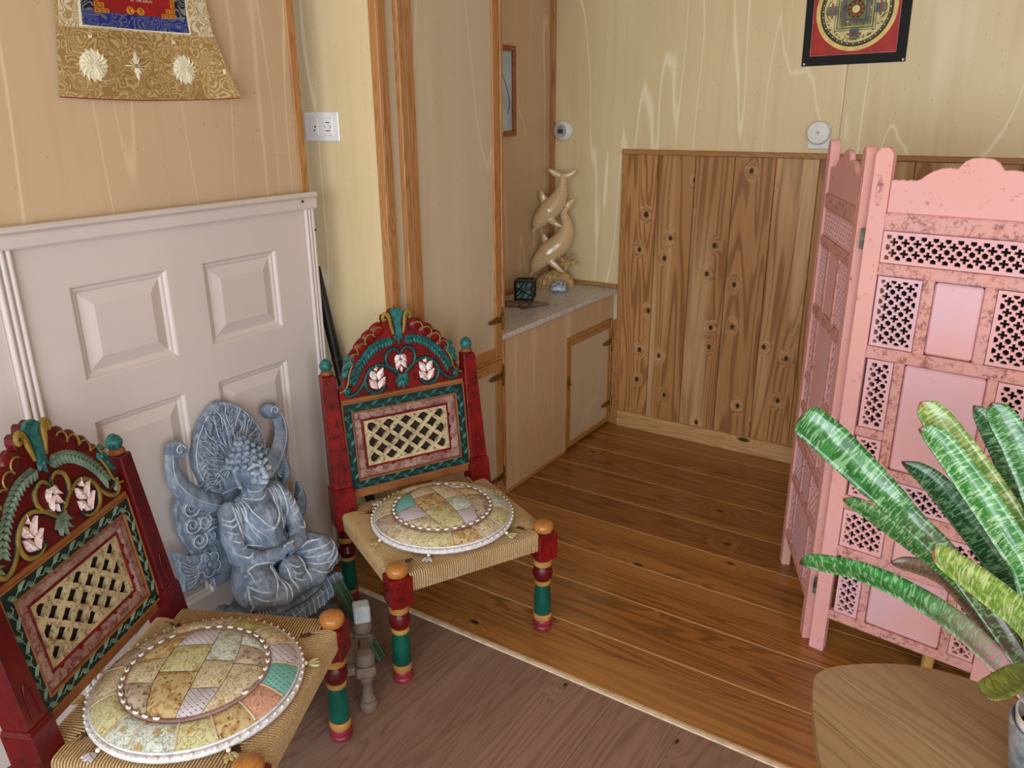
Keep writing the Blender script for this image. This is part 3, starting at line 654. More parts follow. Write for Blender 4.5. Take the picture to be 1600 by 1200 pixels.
def scroll_hanging():
    # brocade scroll on the left wall; local axes: a = along the wall (+Y), z = height
    r = thing('brocade_scroll', 'gold brocade hanging scroll with red centre high on left wall', 'wall hanging', (XL, 1.235, 1.528))
    def brocade(name, c1, c2, c3):
        t = NT(name, 0.45, 0.15, 0.5)
        v = t.noise(t.coords((1, 1, 1)), 24, 0.6, 0.3, 1.5)
        s = t.math('SINE', t.math('MULTIPLY', v, 50.0)); w = t.noise(t.coords((300, 300, 900)), 1, 2)
        c = t.mix(t.smooth(s, 0.15, 0.45), c1, c2); c = t.mix(t.smooth(t.math('ABSOLUTE', s), 0.0, 0.16, 0.5, 0), c, c3)
        c = t.mix(t.math('MULTIPLY', w, 0.25), c, c3); t.color(c); return t.m
    goldb = brocade('gold_brocade', (166, 132, 78), (204, 180, 128), (132, 100, 56)); whiteb = brocade('cream_brocade', (226, 214, 184), (176, 150, 100), (150, 120, 70))
    blueb = brocade('blue_brocade', (22, 44, 150), (104, 112, 130), (10, 16, 70)); navyb = brocade('navy_brocade', (16, 16, 44), (130, 136, 140), (8, 8, 24))
    silk = m_plain('cream_silk', (240, 234, 206), 0.35, 0.04); redm = m_plain('crimson_silk', (150, 14, 26), 0.45, 0.05); yel = m_plain('yellow_thread', (216, 160, 40), 0.5, 0.08)
    # outline: nearly straight left side, right side flaring to the lower corner
    def ledge(z): return -0.198 - 0.028 * max(0, 1 - z / 0.22)
    def redge(z): return 0.186 + 0.054 * max(0, 1 - z / 0.20) ** 1.7
    def xoff(s, z): return 0.006 + 0.006 * math.sin(s * 7 + z * 5) + 0.026 * max(0, s - 0.82) / 0.18 * max(0, 1 - z / 0.25)
    def sheet(name, m, z0, z1, s0, s1, lift, nz=16, ns=28, th=0.0012):
        bm = nb(); fr = []; bk = []
        for i in range(nz + 1):
            z = z0 + (z1 - z0) * i / nz; a, b = [], []
            for j in range(ns + 1):
                s = s0 + (s1 - s0) * j / ns; y = ledge(z) + (redge(z) - ledge(z)) * s; zz = z + (0.007 * (2 * s - 1) ** 2 - 0.004 if z < 0.001 and lift == 0 else 0)
                x = xoff(s, z) + lift
                a.append(bm.verts.new((x + th, y, zz))); b.append(bm.verts.new((x, y, zz)))
            fr.append(a); bk.append(b)
        for i in range(nz):
            for j in range(ns):
                bm.faces.new((fr[i][j], fr[i][j + 1], fr[i + 1][j + 1], fr[i + 1][j])); bm.faces.new((bk[i][j], bk[i + 1][j], bk[i + 1][j + 1], bk[i][j + 1]))
        for i in range(nz):
            for e in (0, ns): bm.faces.new((fr[i][e], fr[i + 1][e], bk[i + 1][e], bk[i][e]))
        for j in range(ns):
            for e in (0, nz): bm.faces.new((fr[e][j], fr[e][j + 1], bk[e][j + 1], bk[e][j]))
        return obj(name, bm, m, r, 0, 60)
    sheet('brocade_cloth', goldb, 0.0, 0.72, 0, 1, 0)
    bm = nb(); tube(bm, [Vector((xoff(s, 0) + 0.0004, ledge(0) + (redge(0) - ledge(0)) * s, 0.007 * (2 * s - 1) ** 2 - 0.0045)) for s in [i / 24 for i in range(25)]], 0.0013, 5); obj('hem_cord', bm, redm, r)
    sheet('side_band', whiteb, 0.14, 0.72, 0.015, 0.985, 0.0014)
    sheet('lower_band', goldb, 0.132, 0.147, 0.002, 0.998, 0.0020, 2)
    sheet('inner_border', silk, 0.150, 0.60, 0.128, 0.842, 0.0026)
    sheet('inner_border', navyb, 0.153, 0.60, 0.140, 0.830, 0.0040)
    sheet('inner_border', blueb, 0.153, 0.184, 0.148, 0.822, 0.0054, 4)
    sheet('red_panel', redm, 0.184, 0.56, 0.215, 0.755, 0.0054)
    xm = 0.022
    def P(s, z, lift=0.010): return Vector((xoff(s, z) + lift, ledge(z) + (redge(z) - ledge(z)) * s, z))
    # stepped yellow corners, double knot and lettering
    bm = nb()
    for sg in (1, -1):
        for k, (a, z) in enumerate(((0.02, 0.0), (0.055, 0.0), (0.09, 0.0), (0.02, 0.012), (0.055, 0.012), (0.02, 0.024), (0.02, 0.036))):
            s = 0.215 + a * 0.9 if sg > 0 else 0.755 - a * 0.9
            c = P(s, 0.186 + z, 0.0075)
            for dy, dz, sy, sz in ((0, 0.004, 0.012, 0.0016), (0, -0.004, 0.012, 0.0016), (0.005, 0, 0.0016, 0.009), (-0.004, -0.001, 0.0016, 0.006), (0.0005, 0.0, 0.007, 0.0014)):
                box(bm, c + Vector((0, dy, dz)), (0.0008, sy, sz))
    obj('corner_motif', bm, yel, r)
    bm = nb()
    for sg in (-1, 1):
        c = P(0.49 + sg * 0.035, 0.192, 0.0078)
        for rr in (0.0075, 0.0042): tube(bm, [c + Vector((0, rr * 1.1 * math.cos(a), rr * math.sin(a))) for a in [2 * PI * k / 16 for k in range(16)]], 0.0011, 5, 0, False, True)
        tube(bm, [c, P(0.49, 0.192, 0.0078)], 0.0012, 5)
    obj('knot_motif', bm, yel, r)
    tm = text_mesh('BY THE DALAI LAMA', 0.0088, m_plain('letter_thread', (232, 190, 170), 0.6)); c = P(0.57, 0.213, 0.0072)
    o = link('lettering', tm, r, c, (PI / 2, 0, PI / 2))
    # chrysanthemum medallions and cross flower
    fl = nb(); n1 = 16
    for k in range(n1):
        a = 2 * PI * k / n1; p = cat([(0, 0.008 * math.cos(a), 0.008 * math.sin(a)), (0.001, 0.019 * math.cos(a + 0.12), 0.019 * math.sin(a + 0.12)), (0, 0.030 * math.cos(a + 0.4), 0.030 * math.sin(a + 0.4))], 4)
        tube(fl, p, lerp_list([0.0018, 0.0038, 0.0036, 0.0008], len(p)), 5, 0, True, False, 0.4)
    for k in range(n1):
        a = 2 * PI * (k + 0.5) / n1; p = cat([(0.0012, 0.004 * math.cos(a), 0.004 * math.sin(a)), (0.0022, 0.014 * math.cos(a - 0.1), 0.014 * math.sin(a - 0.1)), (0.0012, 0.0225 * math.cos(a - 0.3), 0.0225 * math.sin(a - 0.3))], 4)
        tube(fl, p, lerp_list([0.0012, 0.0028, 0.0026, 0.0006], len(p)), 5, 0, True, False, 0.4)
    for k in range(9): 
        a = 2 * PI * k / 9; tube(fl, [(0.0014, 0.011 * math.cos(a) + 0.0035 * math.cos(b), 0.011 * math.sin(a) + 0.0035 * math.sin(b)) for b in [2 * PI * j / 8 for j in range(7)]], 0.0009, 4)
    ell(fl, (0.0005, 0, 0), (0.0008, 0.026, 0.026), None, 0, 20, 6)
    fm = mesh_of('flower_motif', fl, silk, 0, 60); fm.transform(Matrix.Diagonal((1, 1.28, 1.2, 1)))
    link('flower_motif', fm, r, P(0.18, 0.070, 0.0024)); link('flower_motif', fm, r, P(0.745, 0.068, 0.0024))
    cf = nb()
    for k in range(4):
        a = k * PI / 2
        for off, ln in ((0, 0.026), (0.45, 0.016), (-0.45, 0.016)):
            p = [(0, q * math.cos(a + off), q * math.sin(a + off)) for q in (0.004, ln * 0.5, ln * 0.75, ln)]
            tube(cf, p, [0.0014, 0.0034 if off == 0 else 0.0018, 0.004 if off == 0 else 0.0016, 0.0004], 5, 0, True, False, 0.4)
    cm = mesh_of('flower_motif', cf, silk, 0, 60); cm.transform(Matrix.Diagonal((1, 1.35, 1.25, 1))); link('flower_motif', cm, r, P(0.44, 0.072, 0.0022))
    for s, z in ((0.18, 0.133), (0.72, 0.133), (0.975, 0.066)):
        bm = nb()
        for o_ in (-0.003, 0, 0.003): ell(bm, (0, o_, 0), (0.0006, 0.0018, 0.007), None, 0, 8, 6)
        obj('bud_motif', bm, silk, r, 0, 0, P(s, z, 0.0026))
scroll_hanging()

# ------------------------------------------------------------------ on the counter
def counter_things():
    wood = NT('polished_carved_wood', 0.13, 0, 0.55, 0.35)
    w = wood.wave(wood.coords((1, 1, 1)), 22, 5, 2, 1.5, 'Z'); wood.color(wood.mix(w, (216, 190, 148), (211, 184, 141)))
    m2 = m_plain('matt_carved_wood', (196, 164, 112), 0.55, 0.12, 60)
    ang = math.radians(30.4)
    r = thing('dolphin_sculpture', 'polished pale wood sculpture of two diving dolphins on carved base', 'sculpture', (-1.911, 3.255, 0.6865), ang)
    def dolphin(name, spine, rad, snout, dors, fins, fluke):
        bm = nb(); sp = cat([(a, b, c) for a, b, c in spine], 6); rr = [q * 1.16 for q in lerp_list(rad, len(sp))]; limb(bm, sp, rr, 14)
        p = cat(snout, 4); limb(bm, p, lerp_list([0.012, 0.009, 0.006], len(p)), 8)
        for f in (dors, *fins):
            p = cat(f, 5); n = len(p)
            for q, s in zip(p, lerp_list([0.022, 0.018, 0.012, 0.004], n)): ell(bm, q, (s, 0.006, s * 0.8), None, 0, 10, 6)
        for f in fluke:
            p = cat(f, 5)
            for q, s in zip(p, lerp_list([0.012, 0.019, 0.014, 0.004], len(p))): ell(bm, q, (s, 0.007, s * 0.75), None, 0, 10, 6)
        link(name, sculpt(name, bm, wood.m, 0.0035, 5), r)
    dolphin('upper_dolphin', [(-0.090, -0.015, 0.288), (-0.070, -0.012, 0.320), (-0.030, -0.008, 0.362), (0.006, 0, 0.405), (0.025, 0, 0.452), (0.030, 0, 0.500), (0.030, 0, 0.520)], [0.014, 0.031, 0.041, 0.036, 0.022, 0.013, 0.009],
            [(-0.088, -0.015, 0.290), (-0.102, -0.016, 0.274), (-0.108, -0.017, 0.262)], [(-0.045, 0.0, 0.39), (-0.058, 0.002, 0.415), (-0.066, 0.002, 0.438), (-0.068, 0.0, 0.45)],
            [[(-0.035, -0.036, 0.33), (-0.010, -0.045, 0.312), (0.015, -0.05, 0.298), (0.03, -0.05, 0.295)]],
            [[(0.03, 0, 0.515), (0.0, 0, 0.524), (-0.022, 0, 0.538), (-0.034, 0, 0.547)], [(0.03, 0, 0.515), (0.056, 0, 0.518), (0.078, 0, 0.532), (0.092, 0, 0.543)]])
    dolphin('lower_dolphin', [(-0.098, -0.02, 0.088), (-0.078, -0.018, 0.122), (-0.034, -0.014, 0.165), (0.016, -0.006, 0.205), (0.045, 0.0, 0.255), (0.048, 0.006, 0.305), (0.036, 0.01, 0.345), (0.048, 0.012, 0.368)], [0.015, 0.031, 0.044, 0.044, 0.034, 0.022, 0.014, 0.010],
            [(-0.098, -0.02, 0.088), (-0.112, -0.022, 0.070), (-0.120, -0.023, 0.058)], [(-0.035, 0.004, 0.195), (-0.048, 0.006, 0.222), (-0.054, 0.006, 0.242), (-0.056, 0.006, 0.252)],
            [[(-0.03, -0.05, 0.14), (-0.004, -0.056, 0.116), (0.024, -0.058, 0.092), (0.042, -0.056, 0.080)]],
            [[(0.044, 0.012, 0.362), (0.058, 0.012, 0.385), (0.074, 0.010, 0.402), (0.085, 0.008, 0.413)], [(0.044, 0.012, 0.362), (0.056, 0.02, 0.375), (0.07, 0.026, 0.385), (0.08, 0.03, 0.39)]])
    bm = nb(); n = 44
    for i, (z, q) in enumerate(((0.0, 1.0), (0.02, 0.97), (0.045, 0.84), (0.066, 0.58), (0.078, 0.25))): pass
    rings = []
    for z, q in ((0.0, 1.0), (0.02, 0.98), (0.045, 0.86), (0.066, 0.60), (0.079, 0.25), (0.082, 0.02)):
        rings.append([bm.verts.new(((0.094 * q * (1 - 0.05 * (k % 2))) * math.cos(2 * PI * k / n), (0.05 * q * (1 - 0.07 * (k % 2))) * math.sin(2 * PI * k / n), z)) for k in range(n)])
    for a, b in zip(rings, rings[1:]):
        for k in range(n): bm.faces.new((a[k], a[(k + 1) % n], b[(k + 1) % n], b[k]))
    bm.faces.new(rings[0][::-1]); bm.faces.new(rings[-1])
    obj('shell_base', bm, m2, r)
    bm = nb(); rng = random.Random(3)
    tube(bm, [(0.03, 0, 0.07), (0.055, -0.01, 0.10), (0.06, -0.012, 0.13)], [0.012, 0.009, 0.006], 8)
    for k in range(16):
        a = rng.uniform(-0.9, 1.2); L = rng.uniform(0.03, 0.06); p0 = Vector((0.05, -0.01, 0.09 + 0.02 * rng.random()))
        p1 = p0 + Vector((math.sin(a) * L, rng.uniform(-0.02, 0.02), math.cos(a) * L)); tube(bm, [p0, (p0 + p1) / 2 + Vector((rng.uniform(-.006, .006), 0, 0.004)), p1], [0.006, 0.005, 0.004], 6); ell(bm, p1, 0.0065, None, 0, 8, 6)
    obj('coral', bm, m2, r, 0, 50)
    # pierced black cube
    r = thing('pierced_cube', 'small black pierced cube candle holder standing on the driftwood', 'candle holder', (-1.858, 2.905, 0.704), math.radians(24)); s = 0.078
    bm = nb(); box2(bm, (-s / 2 + 0.006, -s / 2 + 0.006, 0.006), (s / 2 - 0.006, s / 2 - 0.006, s * 1.05 - 0.004)); obj('glass_insert', bm, m_plain('smoky_glass', (92, 118, 112), 0.12, 0.3, 30), r)
    bm = nb(); h = s * 1.1
    for x in (-1, 1):
        for y in (-1, 1): box(bm, (x * s / 2, y * s / 2, h / 2), (0.008, 0.008, h))
    for z in (0.004, h - 0.004):
        for q in (-1, 1): box(bm, (0, q * s / 2, z), (s, 0.008, 0.008)); box(bm, (q * s / 2, 0, z), (0.008, s, 0.008))
    obj('edge_frame', bm, M['black'], r, 0.001)
    rng = random.Random(11)
    for k in range(4):
        bm = nb(); q = rotm(0, 0, k * PI / 2)
        for (a0, b0, a1, b1) in ((-.5, .3, .1, 1), (-.5, .7, .5, .2), (-.1, 0, .2, .95), (.5, .7, 0, .35), (-.5, .15, 0, .5), (.1, 0, .5, .5), (-.3, 1, -.05, .55)):
            tube(bm, [q @ Vector((a0 * s, -s / 2, b0 * h)), q @ Vector((a1 * s, -s / 2, b1 * h))], 0.0022, 5)
        obj('pierced_side', bm, M['black'], r)
    # driftwood
    r = thing('driftwood', 'twisted grey driftwood branch lying on the counter', 'driftwood', (-1.83, 2.84, 0.686))
    bm = nb()
    for pts, rad in (([(-0.10, -0.06, 0.014), (-0.05, -0.04, 0.012), (0.0, -0.02, 0.010), (0.05, 0.01, 0.012), (0.10, 0.05, 0.013)], [0.010, 0.013, 0.009, 0.012, 0.007]), ([(0.0, -0.02, 0.010), (0.03, -0.045, 0.009), (0.06, -0.055, 0.007)], [0.009, 0.007, 0.004]), ([(0.03, 0.0, 0.012), (0.06, -0.02, 0.02), (0.075, -0.03, 0.026)], [0.008, 0.006, 0.003]), ([(-0.09, -0.03, 0.012), (-0.03, 0.02, 0.010), (0.04, 0.06, 0.010)], [0.009, 0.008, 0.006])):
        p = cat(pts, 5); limb(bm, p, lerp_list(rad, len(p)), 8)
    dm = m_wood('driftwood_grey', (128, 104, 88), (66, 50, 42), 'X', 2.5, 0.7, 0.2, 0, 0.6)
    link('branch', sculpt('branch', bm, dm, 0.003, 2), r)
    # blue agate
    t = NT('blue_agate', 0.18, 0, 0.6); d = t.n.new('ShaderNodeVectorMath'); d.operation = 'LENGTH'; t.t.links.new(t.coords((1, 1, 1.3)), d.inputs[0])
    nn = t.noise(t.coords(), 50, 4, 0.6); v = t.math('ADD', d.outputs['Value'], t.math('MULTIPLY', nn, 0.02))
    t.color(t.mix(t.smooth(t.noise(t.coords(), 70, 5, 0.7), 0.45, 0.6), t.ramp(v, [(0.0, (60, 84, 108)), (0.03, (110, 134, 156)), (0.045, (190, 202, 212)), (0.055, (96, 118, 142))]), (196, 208, 218)))
    bm = nb(); ell(bm, (0, 0, 0.016), (0.046, 0.026, 0.018)); ell(bm, (0.004, 0.006, 0.032), (0.030, 0.022, 0.020)); ell(bm, (-0.02, 0, 0.022), (0.022, 0.02, 0.018)); ell(bm, (0.02, 0.004, 0.04), (0.012, 0.012, 0.012))
    o = link('agate_stone', sculpt('agate_stone', bm, t.m, 0.003, 3), None, (-1.838, 3.165, 0.6875), (0, 0, ang))
    tag(o, 'small blue and white agate stone in front of the dolphins', 'stone')
counter_things()

# ------------------------------------------------------------------ carved seated figure
def statue_mat(edge=True):
    t = NT('blue_grey_whitewash', 0.62, 0, 0.35)
    a = t.noise(t.coords(), 16, 5, 0.65); b = t.noise(t.coords((1, 1, 0.3)), 70, 5, 0.7)
    c = t.ramp(a, [(0.3, (80, 92, 112)), (0.5, (114, 130, 153)), (0.7, (152, 166, 186))])
    c = t.mix(t.math('MULTIPLY', t.smooth(b, 0.5, 0.62), 0.5), c, (176, 189, 204))
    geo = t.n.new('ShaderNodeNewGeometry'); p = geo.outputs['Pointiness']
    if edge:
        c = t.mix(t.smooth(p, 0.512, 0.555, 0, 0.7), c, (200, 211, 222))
        c = t.mix(t.smooth(p, 0.490, 0.45, 0, 0.8), c, (48, 57, 74))  # creases darkened in the colour, imitating shade between the carved forms
    t.color(c); t.bump(b, 0.2, 0.002); return t.m
def statue():
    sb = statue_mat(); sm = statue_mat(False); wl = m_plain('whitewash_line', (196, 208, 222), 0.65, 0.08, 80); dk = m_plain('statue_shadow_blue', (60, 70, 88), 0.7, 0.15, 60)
    r = thing('seated_carving', 'blue-grey whitewashed carving of a seated meditating figure leaning on white panelling', 'sculpture', (-1.692, 1.255, 0.0))
    r.rotation_euler = (0, math.radians(-10), 0)
    def F(a, b, h): return (h, a, b)
    # ---- halo: carved leaf-shaped back plate
    half = [(0.0, 0.754), (0.03, 0.742), (0.062, 0.718), (0.092, 0.682), (0.112, 0.640), (0.118, 0.600), (0.110, 0.560), (0.092, 0.525), (0.07, 0.50)]
    out = [(a + 0.012, b) for a, b in half] + [(-a + 0.012, b) for a, b in half[::-1][:-1]]
    bm = nb(); prism(bm, out, F, -0.012, 0.014); h = obj('halo', bm, sm, r, 0.004, 40, None, None, 2)
    bm = nb(); hx, hz = 0.012, 0.575
    def edge_r(a):
        for q in range(40, 200):
            y, z = hx + q / 1000 * math.sin(a), hz + q / 1000 * math.cos(a)
            dz = z; w = 0
            for (a0, b0), (a1, b1) in zip(half, half[1:]):
                if b1 <= dz <= b0: w = a0 + (a1 - a0) * (b0 - dz) / max(b0 - b1, 1e-6)
            if abs(y - hx) > w: return q / 1000
        return 0.17
    rays = []
    for k in range(23):
        a = (k - 11) * 0.2; R = edge_r(a) - 0.008
        for j, (s, e) in enumerate(((0.055, 0.62), (0.66, 1.0))):
            pts = []
            for i in range(6):
                u = s * (1 if j == 0 else R) + (e * R - s * (1 if j == 0 else R)) * i / 5; wob = 0.09 * math.sin(i * 1.5 + k) * (1 if j else 0.6)
                pts.append((0.015, hx + u * math.sin(a + wob), hz + u * math.cos(a + wob)))
            rays.append(pts)
    for p in rays: tube(bm, cat(p, 3), lerp_list([0.0035, 0.0062, 0.0058, 0.002], 16), 6)
    obj('ray', bm, sm, h, 0, 50)
    bm = nb()
    for k in range(22):
        a = (k - 10.5) * 0.2; R = edge_r(a) - 0.012
        tube(bm, [(0.0165, hx + u * R * math.sin(a + 0.05 * math.sin(u * 9)), hz + u * R * math.cos(a + 0.05 * math.sin(u * 9))) for u in (0.45, 0.6, 0.75, 0.9, 1.0)], [0.001, 0.0016, 0.0016, 0.0014, 0.0008], 5)
    rim = [(a + 0.012, b) for a, b in half] + [(-a + 0.012, b) for a, b in half[::-1][:-1]]
    tube(bm, [(0.0145, hx + (a - hx) * 0.955, hz + (b - hz) * 0.955) for a, b in rim], 0.0014, 5)
    for k in range(45):
        a = (k - 22) * 0.1; R = edge_r(a) - 0.014
        tube(bm, cat([(0.0205, hx + u * R * math.sin(a + 0.07 * math.sin(u * 8 + k)), hz + u * R * math.cos(a + 0.07 * math.sin(u * 8 + k))) for u in ((0.62, 0.75, 0.9, 1.0) if k % 2 else (0.36, 0.46, 0.58))], 3), 0.0011, 4)
    obj('carved_line', bm, wl, h)
    bm = nb()
    for k in range(6):
        for sgn in (-1, 1):
            z = 0.655 + 0.012 * k; 
            ell(bm, (0.018, hx + sgn * (0.016 + 0.002 * k), z), (0.005, 0.011, 0.0045), rotm(sgn * 0.7, 0, 0), 0, 10, 6)
    tube(bm, [(0.018, hx, 0.62), (0.019, hx, 0.68), (0.017, hx, 0.735)], [0.007, 0.005, 0.002], 6)
    obj('leaf_spray', bm, sm, h, 0, 50)
    bm = nb(); prism(bm, [(-0.135, 0.26), (0.135, 0.26), (0.142, 0.36), (0.130, 0.44), (0.118, 0.50), (0.09, 0.545), (-0.09, 0.545), (-0.118, 0.50), (-0.130, 0.44), (-0.142, 0.36)], F, -0.012, 0.010); bp = obj('back_plate', bm, sm, r, 0.003, 25)
    bm = nb()
    for s in (-1, 1):
        for k in range(7):
            z0 = 0.555 - k * 0.022; tube(bm, cat([(0.014, s * (0.045 + 0.003 * k), z0 - 0.01), (0.018, s * (0.078 + 0.004 * k), z0 + 0.004), (0.012, s * (0.112 + 0.003 * k), z0 - 0.008)], 4), [0.004, 0.006, 0.007, 0.008, 0.008, 0.007, 0.006, 0.004, 0.002], 6, 0, True, False, 0.6)
    obj('leaf_spray', bm, sm, bp, 0, 50)['kind'] = 'stuff'
    # ---- scroll arms either side of the halo
    for sgn, top in ((-1, (-0.148, 0.668)), (1, (0.168, 0.676))):
        a = sgn; bm = nb()
        base = [(0.012, top[0] + a * 0.014, top[1] - 0.006), (0.012, top[0] + a * 0.022, top[1] - 0.045), (0.012, top[0] + a * 0.018, top[1] - 0.085), (0.012, top[0] - a * 0.008, top[1] - 0.13), (0.010, top[0] - a * 0.045, top[1] - 0.165), (0.008, top[0] - a * 0.085, top[1] - 0.19)]
        p = cat(base, 5); tube(bm, p, lerp_list([0.016, 0.020, 0.025, 0.030, 0.030, 0.024], len(p)), 12, 0, True, False, 0.62)
        lathe(bm, [(-0.016, 0.021, 0), (-0.013, 0.0235, 0), (0.018, 0.0235, 0), (0.026, 0.020, 0)], 22, (0.010, top[0], top[1]), rotm(0, PI / 2, 0))
        o = obj('scroll_arm', bm, sm, r, 0, 40)
        bm = nb(); tube(bm, [(0.0365, top[0] + q * math.cos(t), top[1] + q * math.sin(t)) for t, q in [(-a * (0.5 * i) + (0 if a < 0 else PI), 0.016 - 0.0011 * i) for i in range(13)]], 0.0017, 5)
        p = cat([(0.0305, b[1] + a * 0.006, b[2]) for b in base], 4); tube(bm, p, 0.0013, 5)
        obj('carved_line', bm, wl, o)
    # ---- pierced scrollwork at the sides
    def spiral(bm, c, R, turns, d, th=0.006, x=0.016, s0=0.0):
        n = int(turns * 14); pts = [(x, c[0] + R * (1 - 0.8 * i / n) * math.cos(s0 + d * 2 * PI * i / 14), c[1] + R * (1 - 0.8 * i / n) * math.sin(s0 + d * 2 * PI * i / 14)) for i in range(n + 1)]
        tube(bm, pts, lerp_list([th, th, th * 0.7], n + 1), 7)
    for sgn in (-1, 1):
        bm = nb(); side = [(0.16, 0.545), (0.185, 0.520), (0.192, 0.49), (0.186, 0.47), (0.194, 0.445), (0.188, 0.42), (0.182, 0.40), (0.172, 0.37), (0.155, 0.345), (0.14, 0.27), (0.08, 0.26), (0.08, 0.47), (0.12, 0.52)]
        if sgn > 0: side = [(0.135, 0.575), (0.162, 0.55), (0.172, 0.51), (0.165, 0.47), (0.155, 0.44), (0.15, 0.40), (0.14, 0.36), (0.12, 0.28), (0.08, 0.26), (0.08, 0.5), (0.11, 0.54)]
        prism(bm, [(sgn * a, b) for a, b in side], F, -0.012, 0.008); o = obj('scrollwork', bm, sm, r, 0.003, 40)
        bm = nb()
        for (y, z), R in zip(((0.150, 0.504), (0.158, 0.458), (0.150, 0.410), (0.122, 0.452), (0.120, 0.405), (0.128, 0.365)), (0.026, 0.025, 0.024, 0.022, 0.02, 0.02)):
            spiral(bm, (sgn * y, z + (0.03 if sgn > 0 else 0)), R * (1 if sgn < 0 else 0.75), 1.8, sgn, 0.0062, 0.012, 0.6)
        obj('scroll', bm, sm, o, 0, 50)
        bm = nb()
        for (y, z), R in zip(((0.150, 0.504), (0.158, 0.458), (0.150, 0.410), (0.122, 0.452)), (0.027, 0.026, 0.025, 0.022)):
            spiral(bm, (sgn * y, z + (0.03 if sgn > 0 else 0)), R * (1 if sgn < 0 else 0.75), 1.7, sgn, 0.0016, 0.019, 0.6)
        obj('carved_line', bm, wl, o)
    # ---- flared leaf with a flower at the left, curled leaf at the right
    bm = nb(); prism(bm, [(-0.148, 0.372), (-0.19, 0.385), (-0.225, 0.412), (-0.229, 0.395), (-0.218, 0.372), (-0.226, 0.355), (-0.216, 0.335), (-0.224, 0.318), (-0.228, 0.292), (-0.19, 0.288), (-0.15, 0.296), (-0.11, 0.29), (-0.11, 0.36)], F, -0.010, 0.016); o = obj('flared_leaf', bm, sm, r, 0.004, 40)
    bm = nb()
    for k in range(7):
        z = 0.300 + k * 0.013; tube(bm, cat([(0.0175, -0.165, 0.336 + k * 0.002), (0.0175, -0.188, 0.33 + (k - 3) * 0.007), (0.0175, -0.212, z)], 4), 0.0013, 5)
    obj('carved_line', bm, wl, o)
    bm = nb()
    for k in range(5):
        a = 2 * PI * k / 5 + 0.6; ell(bm, (0.018, -0.142 + 0.020 * math.cos(a), 0.338 + 0.020 * math.sin(a)), (0.008, 0.016, 0.016), None, 0, 12, 8)
    ell(bm, (0.026, -0.142, 0.338), (0.006, 0.008, 0.008)); obj('flower', bm, sm, r, 0, 60)
    bm = nb()
    for k in range(5):
        a = 2 * PI * k / 5 + 0.6; c = (-0.142 + 0.020 * math.cos(a), 0.338 + 0.020 * math.sin(a))
        tube(bm, [(0.022, c[0] + 0.0155 * math.cos(a + t), c[1] + 0.0155 * math.sin(a + t)) for t in (-1.6, -1.1, -.6, 0, .6, 1.1, 1.6)], 0.0013, 5)
    obj('carved_line', bm, wl, o)
    bm = nb()
    p = cat([(0.02, 0.15, 0.33), (0.024, 0.178, 0.355), (0.02, 0.198, 0.395), (0.014, 0.205, 0.44)], 5); tube(bm, p, lerp_list([0.02, 0.030, 0.026, 0.006], len(p)), 12, 0, True, False, 0.45)
    p = cat([(0.02, 0.14, 0.45), (0.024, 0.165, 0.485), (0.02, 0.168, 0.52), (0.01, 0.155, 0.545)], 5); tube(bm, p, lerp_list([0.012, 0.02, 0.016, 0.004], len(p)), 10, 0, True, False, 0.5)
    o = obj('curled_leaf', bm, sm, r, 0, 50)
    bm = nb()
    for k in range(5): tube(bm, cat([(0.03, 0.165 + 0.004 * k, 0.335 + k * 0.016), (0.035, 0.184 + 0.003 * k, 0.352 + k * 0.015), (0.03, 0.200, 0.372 + k * 0.014)], 4), 0.0013, 5)
    obj('carved_line', bm, wl, o)
    # ---- the figure: one continuous carved body
    bm = nb(); E_ = ell
    E_(bm, (0.075, 0.0, 0.385), (0.062, 0.074, 0.10)); E_(bm, (0.07, 0, 0.455), (0.048, 0.084, 0.046)); E_(bm, (0.085, 0.0, 0.325), (0.06, 0.075, 0.055)); E_(bm, (0.095, 0, 0.42), (0.045, 0.058, 0.055))
    limb(bm, [(0.075, 0, 0.47), (0.088, 0, 0.515)], [0.036, 0.031])
    for s in (-1, 1):
        limb(bm, [(0.07, s * 0.076, 0.466), (0.085, s * 0.100, 0.405), (0.10, s * 0.102, 0.352)], [0.031, 0.029, 0.027])
        limb(bm, [(0.10, s * 0.102, 0.352), (0.145, s * 0.066, 0.330), (0.165, s * 0.018, 0.330)], [0.028, 0.024, 0.018])
        E_(bm, (0.168, s * 0.010, 0.335), (0.02, 0.026, 0.013), rotm(0, 0, s * 0.3))
        for k in range(4): limb(bm, [(0.178, s * (0.022 - 0.008 * k), 0.336 + 0.004 * k), (0.186, s * (0.004 - 0.006 * k), 0.341 + 0.004 * k)], [0.0052, 0.0042], 8)
        limb(bm, [(0.18, s * 0.014, 0.345), (0.186, s * 0.003, 0.354)], [0.0052, 0.0042], 8)
        limb(bm, [(0.07, s * 0.05, 0.285), (0.125, s * 0.092, 0.276), (0.155, s * 0.106, 0.266)], [0.056, 0.062, 0.060])
        limb(bm, [(0.160, s * 0.104, 0.252), (0.188, s * 0.06, 0.232), (0.19, s * 0.01, 0.228)], [0.046, 0.034, 0.024])
    E_(bm, (0.10, 0, 0.245), (0.085, 0.135, 0.032)); E_(bm, (0.17, 0.0, 0.265), (0.032, 0.042, 0.048))
    # head
    hc = Vector((0.098, 0.0, 0.565)); E_(bm, hc, (0.053, 0.047, 0.056)); E_(bm, hc + Vector((0.012, 0, -0.026)), (0.041, 0.036, 0.034)); E_(bm, hc + Vector((0.030, 0, -0.048)), (0.014, 0.014, 0.010))
    limb(bm, [hc + Vector((0.049, 0, 0.012)), hc + Vector((0.056, 0, -0.004)), hc + Vector((0.061, 0, -0.016))], [0.006, 0.0075, 0.0098], 8)
